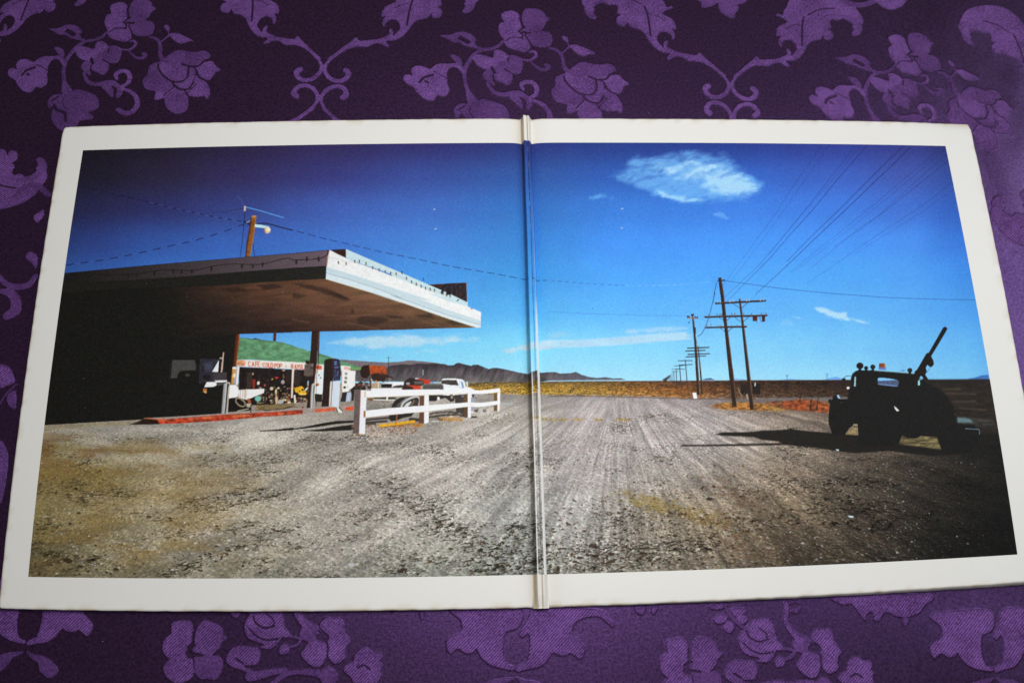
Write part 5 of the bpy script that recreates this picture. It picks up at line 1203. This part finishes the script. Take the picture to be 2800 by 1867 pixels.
# soft folds, mostly right of the cover
Zf = np.zeros_like(Ug)
def fold(x0, y0, x1, y1, w, h):
    global Zf
    dx, dy = x1 - x0, y1 - y0; L = math.hypot(dx, dy)
    t = ((Ug - x0) * dx + (Vg - y0) * dy) / L
    d = ((Ug - x0) * -dy + (Vg - y0) * dx) / L + 0.004 * np.sin(t * 60)
    e = np.exp(-np.clip(np.maximum(-t, t - L) / 0.03, 0, 9) ** 2)
    Zf = Zf + h * .62 * np.exp(-(d / (w * 1.35)) ** 2) * e
for p1, p2, w_, h_ in [((2690,375),(2790,620),.008,.0020), ((2560,100),(2790,380),.022,.0026), ((2650,20),(2800,160),.016,.0020), ((2400,60),(2640,330),.020,.0011), ((2740,560),(2900,900),.014,.0016),
                       ((2660,1640),(2740,1860),.010,.0024), ((2560,1660),(2660,1860),.014,.0016), ((2770,1640),(2830,1860),.013,.0022), ((2430,1640),(2500,1860),.018,.0008), ((2600,380),(2680,340),.006,.0008)]:
    a_, b2_ = to_plane([p1], ZC)[0], to_plane([p2], ZC)[0]
    fold(a_[0], a_[1], b2_[0], b2_[1], w_, h_)
wr = np.clip((Ug - 0.20) / 0.16, 0, 1)
Zf = Zf + wr * 0.0022 * (fbm(Ug * 26 + Vg * 9, Vg * 14 - Ug * 9, 3, 201) - .5) + 0.0009 * (fbm(Ug * 9, Vg * 9, 2, 203) - .5)
un = np.clip((np.maximum(np.abs(Ug) - 0.315, np.abs(Vg) - 0.157)) / 0.034, 0, 1)
un = un * un * (3 - 2 * un)
Zf = np.clip(Zf, -.001, .0045) * un + np.minimum(Zf, .0008) * (1 - un)
Zc = -HC + Zf
def sample(R):
    x = np.clip((Ug - RX0) / RP - .5, 0, RW - 1.001); y = np.clip((RY1 - Vg) / RP - .5, 0, RH - 1.001)
    i = x.astype(int); j = y.astype(int); a = x - i; b = y - j
    return (R[j, i] * (1 - a) + R[j, i + 1] * a) * (1 - b) + (R[j + 1, i] * (1 - a) + R[j + 1, i + 1] * a) * b
mo = sample(MO); rbv = sample(RB); tnv = sample(TN)
Zc = Zc + 0.00018 * mo
W3 = warp(Ug, Vg, Zc)
nr, nc = Ug.shape
um, vm = (ax[:-1] + ax[1:]) / 2, (ay[:-1] + ay[1:]) / 2
keep = ~((np.abs(um)[None, :] < 0.306) & (np.abs(vm)[:, None] < 0.148))
q = grid_quads(nr, nc, keep)
used = np.zeros(nr * nc, bool); used[q.ravel()] = True
remap = np.cumsum(used) - 1
cloth = mesh_from('tablecloth', W3.reshape(-1, 3)[used], remap[q], CLOTH, attrs={'motif': mo.ravel()[used], 'rib': rbv.ravel()[used], 'tone': tnv.ravel()[used]})
cloth['label'] = 'dark purple damask tablecloth woven with lighter violet flowers and scrolls under the album cover'
cloth['category'] = 'tablecloth'
del MO, RB, TN, tnv, mo, rbv, W3, Zc, Zf, Ug, Vg

# ------------------------------------------------------------------ the opened gatefold cover
OU, OV = 0.315, 0.157
def sp_l(V):
    return np.interp(V, [-OV, OV], [-0.0037, -0.0038])
def sp_r(V):
    return np.interp(V, [-OV, OV], [0.0052, 0.0038])
def z_face(U, V):
    z = 0.0005 * (fbm(U * 11 + 5, V * 11, 2, 301) - .5)
    dl = np.where(U < 0, sp_l(V) - U, U - sp_r(V))
    wl = np.where(U < 0, 0.0032, 0.0040 + 0.006 * np.clip((-V - 0.09) / 0.07, 0, 1))
    z = z - 0.0018 * np.exp(-np.clip(dl, 0, 1) / wl)
    lift = np.clip((U - 0.05) / 0.26, 0, 1) * 0.0012
    return z + lift

def corner(U, V):
    U, V = U.copy(), V.copy()
    for sx, sy, r in ((-1, 1, .0032), (-1, -1, .0026), (1, 1, .0012), (1, -1, .0016)):
        cx, cy = sx * (OU - r), sy * (OV - r)
        dx, dy = (U - cx) * sx, (V - cy) * sy
        m = (dx > 0) & (dy > 0)
        k = np.where(m, np.maximum(dx, dy) / np.maximum(np.hypot(dx, dy), 1e-9), 1)
        U = np.where(m, cx + sx * dx * k, U); V = np.where(m, cy + sy * dy * k, V)
    return U, V

def seg(a, b, n):
    return np.linspace(a, b, n + 1)[:-1]

album = bpy.data.objects.new('album_cover', None)
COL.objects.link(album)
album.location = (0, 0, -HC)
album.empty_display_size = 0.05
album['label'] = 'opened white bordered gatefold album cover printed with a desert gas station, lying on purple damask'
album['category'] = 'album cover'
bpy.context.view_layer.update()

def child(name, co, quads, mat, parent, attrs):
    co = np.asarray(co, float).reshape(-1, 3) - [0, 0, -HC]
    return mesh_from(name, co, quads, mat, parent, attrs=attrs)

def rim_noise(t, seed):
    return 0.00045 * (fbm(t * 260, t * 0, 3, seed) - .5)

def make_panel(side, label, plabel):
    # card: border strips round the print, rolled rim and walls down to the cloth
    fin = np.r_[seg(0, .0012, 4), seg(.0012, .012, 10)]
    if side < 0:
        a = np.r_[-OU, -OU + .0003, -OU + .0008, seg(-OU + .0016, U0, 5), seg(U0, -.03, 70), seg(-.03, -.012, 10)]
    else:
        a = np.r_[.022, seg(.0225, U1, 70), seg(U1, OU - .0016, 5), OU - .0016, OU - .0008, OU - .0003, OU]
    n_in = 16
    inner = (1 - np.cos(np.linspace(0, np.pi / 2, n_in)))   # dense at the spine
    v = np.r_[-OV, -OV + .0003, -OV + .0008, seg(-OV + .0016, V0, 5), seg(V0, V1, 80), seg(V1, OV - .0016, 5), OV - .0016, OV - .0008, OV - .0003, OV]
    if side < 0:
        base = a; edge = sp_l; u_of = lambda V: np.r_[base, edge(V) + (-.012 - edge(V)) * inner[::-1]]
    else:
        base = a; edge = sp_r; u_of = lambda V: np.r_[edge(V) + (.0215 - edge(V)) * inner, base]
    Ug = np.array([u_of(x) for x in v]); Vg = np.repeat(v[:, None], Ug.shape[1], 1)
    Uo, Vo = Ug.copy(), Vg.copy()
    Z = z_face(Ug, Vg)
    eo = np.minimum(np.abs(OU - np.abs(Ug)), np.minimum(np.abs(OV - Vg), np.abs(Vg + OV)))
    Z = Z - 0.00035 * np.clip(1 - eo / .0010, 0, 1) ** 2
    if side > 0:                                # dog-eared far corner
        ce = np.clip(((Ug - 0.255) / 0.06), 0, 1) * np.clip((Vg - (OV - .0022 - .0016 * np.clip((Ug - .29) / .025, 0, 1))) / .002, 0, 1)
        Z = Z - 0.0012 * ce
    w = np.clip(1 - eo / .004, 0, 1)
    Vg = Vg + np.sign(Vg) * rim_noise(Ug, 311) * w * (np.abs(OV - np.abs(Vg)) < .004)
    Ug = Ug + np.sign(Ug) * rim_noise(Vg + 3, 313) * w * (np.abs(OU - np.abs(Ug)) < .004)
    Ug, Vg = corner(Ug, Vg)
    # the near rim shows the folded second layer of card
    lay = np.interp(Uo, [-OU, 0, OU], [.0003, .0005, .0022])
    Vg = Vg + np.where(Vo < -OV + .009, lay * np.clip((-OV + .009 - Vo) / .009, 0, 1), 0)
    nr, nc = Ug.shape
    um, vm = (Uo[:, :-1] + Uo[:, 1:]) / 2, (Vo[:-1] + Vo[1:]) / 2
    um = um[:-1]; vm = vm[:, :-1]
    keep = ~((um > U0) & (um < U1) & (vm > V0) & (vm < V1))
    co = warp(Ug, Vg, Z).reshape(-1, 3)
    quads = grid_quads(nr, nc, keep)
    if True:
        quads = quads
    age = np.clip(1 - np.abs(Uo) / .016, 0, 1) * .16 + np.clip(1 - eo / .0012, 0, 1) * .30
    age = age + np.clip(1 - eo / .0026, 0, 1) * np.clip((fbm(Uo * 210, Vo * 210, 3, 351) - .52) * 6, 0, 1) * .5
    if side > 0:
        age = age + ce * .35
    age = age.ravel()
    # walls
    idx = np.arange(nr * nc).reshape(nr, nc)
    ring = np.r_[idx[0, :], idx[1:, -1], idx[-1, -2::-1], idx[-2:0:-1, 0]]
    nb = len(ring)
    rc = co[ring].copy(); rc2 = rc.copy()
    cen = co[ring].mean(0)
    rc[:, 2] = -0.0022; rc2[:, 2] = -HC + .0002
    bot = np.array([Vo.ravel()[ring] < -OV + 1e-6])[0]
    rc[bot, 1] -= np.interp(Uo.ravel()[ring][bot], [-OU, 0, OU], [.0002, .0004, .0018])
    rc2[bot, 1] -= np.interp(Uo.ravel()[ring][bot], [-OU, 0, OU], [.0002, .0004, .0020])
    n0 = len(co)
    r1 = n0 + np.arange(nb); r2 = n0 + nb + np.arange(nb)
    qs = [quads]
    for a1, b1 in ((ring, r1), (r1, r2)):
        qs.append(np.stack([a1, b1, np.roll(b1, -1), np.roll(a1, -1)], 1))
    co = np.vstack([co, rc, rc2])
    age = np.r_[age, np.full(nb, .16), np.full(nb, .30)]
    card = child('cover_panel', co, np.vstack(qs), PAPER, album, {'age': age})
    card['label'] = label
    # print
    d = 0.00035
    pv = np.linspace(V0, V1, int((V1 - V0) / d) + 1)
    if side < 0:
        k = int((-.0038 - U0) / d)
        s_ = np.linspace(0, 1, k + 1)
        Up = U0 + (sp_l(pv)[:, None] - U0) * s_[None, :]
    else:
        k = int((U1 - .004) / d)
        s_ = np.linspace(0, 1, k + 1)
        Up = sp_r(pv)[:, None] + (U1 - sp_r(pv)[:, None]) * s_[None, :]
    Vp = np.repeat(pv[:, None], Up.shape[1], 1)
    Zp = z_face(Up, Vp)
    pr = child('printed_photo', warp(Up, Vp, Zp), grid_quads(*Up.shape), PRINT, card, {'ink': ink_at(Up, Vp).reshape(-1, 3)})
    pr.location = (0, 0, 0)
    pr['label'] = plabel
    return card

make_panel(-1, 'left half of the opened cover with a wide cream border', 'printed gas station with canopy, cafe sign and white fence under a dark blue sky')
make_panel(1, 'right half of the opened cover with a worn cream border', 'printed desert road with power poles, a cloud and the silhouette of a tow truck')

# spine: a narrow double ridge between the two halves
prof = np.array([(0,-.0018),(.04,-.0018),(.09,-.0014),(.15,-.0003),(.21,.0012),(.265,.0029),(.30,.0034),(.35,.0034),(.42,.0031),(.52,.0028),(.565,.0026),(.585,.0017),(.605,.0025),(.65,.0029),(.70,.0030),(.76,.0026),(.84,.0014),(.92,-.0002),(.97,-.0013),(1,-.0018)])
pf = catmull(prof, 3, False); pf[:, 0] = np.clip(pf[:, 0], 0, 1)
def spine_grid(v):
    f = pf[:, 0][None, :]; l, r = sp_l(v)[:, None], sp_r(v)[:, None]
    U = l + (r - l) * f
    wob = 0.0004 * (fbm(v * 30, v * 0, 3, 331) - .5)[:, None] * np.sin(np.pi * f)
    V = np.repeat(v[:, None], U.shape[1], 1)
    hgt = np.interp(v, [-OV, -.05, OV], [.80, .92, 1.05])[:, None]
    Z = pf[:, 1][None, :] * hgt + 0.0002 * (fbm(V * 160, f * 6 + V * 0, 3, 333) - .5) * np.sin(np.pi * f)
    edge = np.where(f < .5, z_face(l + 0 * f, V), z_face(r + 0 * f, V))
    k = np.clip(np.abs(f - .5) * 2, 0, 1) ** 6
    Z = Z * (1 - k) + edge * k
    # crushed near end
    cr = np.clip((-V - .150) / .007, 0, 1)
    Z = Z * (1 - .55 * cr) + 0.0004 * cr * np.sin(f * 19)
    return U + wob, V, Z
vs = np.r_[np.linspace(-OV - .0002, V0, 24), np.linspace(V0, V1, 120)[1:-1], np.linspace(V1, OV + .0006, 24)]
U, V, Z = spine_grid(vs)
Z = Z - 0.00016 * ((V > V0 + 1e-5) & (V < V1 - 1e-5))
f = np.repeat(pf[:, 0][None, :], len(vs), 0)
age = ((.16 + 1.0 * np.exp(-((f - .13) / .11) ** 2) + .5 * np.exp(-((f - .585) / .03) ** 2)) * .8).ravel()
co = warp(U, V, Z).reshape(-1, 3)
qd = [grid_quads(*U.shape)]
nP, nV = U.shape[1], len(vs)
lows = []
for row in (0, nV - 1):
    low = co.reshape(nV, nP, 3)[row].copy(); low[:, 2] = -HC + .0002
    lo = nV * nP + len(lows) * nP + np.arange(nP); base = row * nP + np.arange(nP)
    lows.append(low)
    qd.append(np.stack([base[:-1], base[1:], lo[1:], lo[:-1]], 1))
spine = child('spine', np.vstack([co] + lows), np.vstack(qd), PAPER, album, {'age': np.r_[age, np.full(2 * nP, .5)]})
spine['label'] = 'raised creased fold between the two halves'
vs = np.linspace(V0, V1, 700)
U, V, Z = spine_grid(vs)
ik = ink_at(U, V).astype(np.float32)
f = np.repeat(pf[:, 0][None, :], len(vs), 0)
# rubbed-through laminate and painted gloss glint along the two ridges, mostly on the near half
ridge_noise = (fbm(V * 420, f * 30, 3, 341) * 1.5 - .35)
wear_glint = np.clip(ridge_noise + .55, 0, 1) * np.exp(-((f - .335) / .035) ** 2) * np.clip((.0 - V) / .03, 0, 1) \
    + np.clip(ridge_noise * .5 + 1.1, 0, 1) * np.clip((.105 - np.abs(f - .835)) / .02, 0, 1) * np.clip((.030 - V) / .02, 0, 1) \
    + np.clip(ridge_noise + .45, 0, 1) * np.clip((.06 - np.abs(f - .835)) / .03, 0, 1) * np.clip((.115 - V) / .06, 0, 1) * .35 \
    + np.clip(ridge_noise * 2 - .7, 0, 1) * np.exp(-((f - .60) / .02) ** 2) * .8
wear_glint = np.clip(wear_glint, 0, 1)[..., None]
crease_shade = (.42 * np.clip((.27 - f) / .05, 0, 1) * (.7 + .6 * fbm(V * 300, f * 9, 3, 347)))[..., None]
ik = ik * (1 - crease_shade) + np.array([.050, .042, .028]) * crease_shade   # shade of the fold's left wall, painted into the ink
ik = ik * (1 - wear_glint) + np.array([.93, .93, .91]) * wear_glint
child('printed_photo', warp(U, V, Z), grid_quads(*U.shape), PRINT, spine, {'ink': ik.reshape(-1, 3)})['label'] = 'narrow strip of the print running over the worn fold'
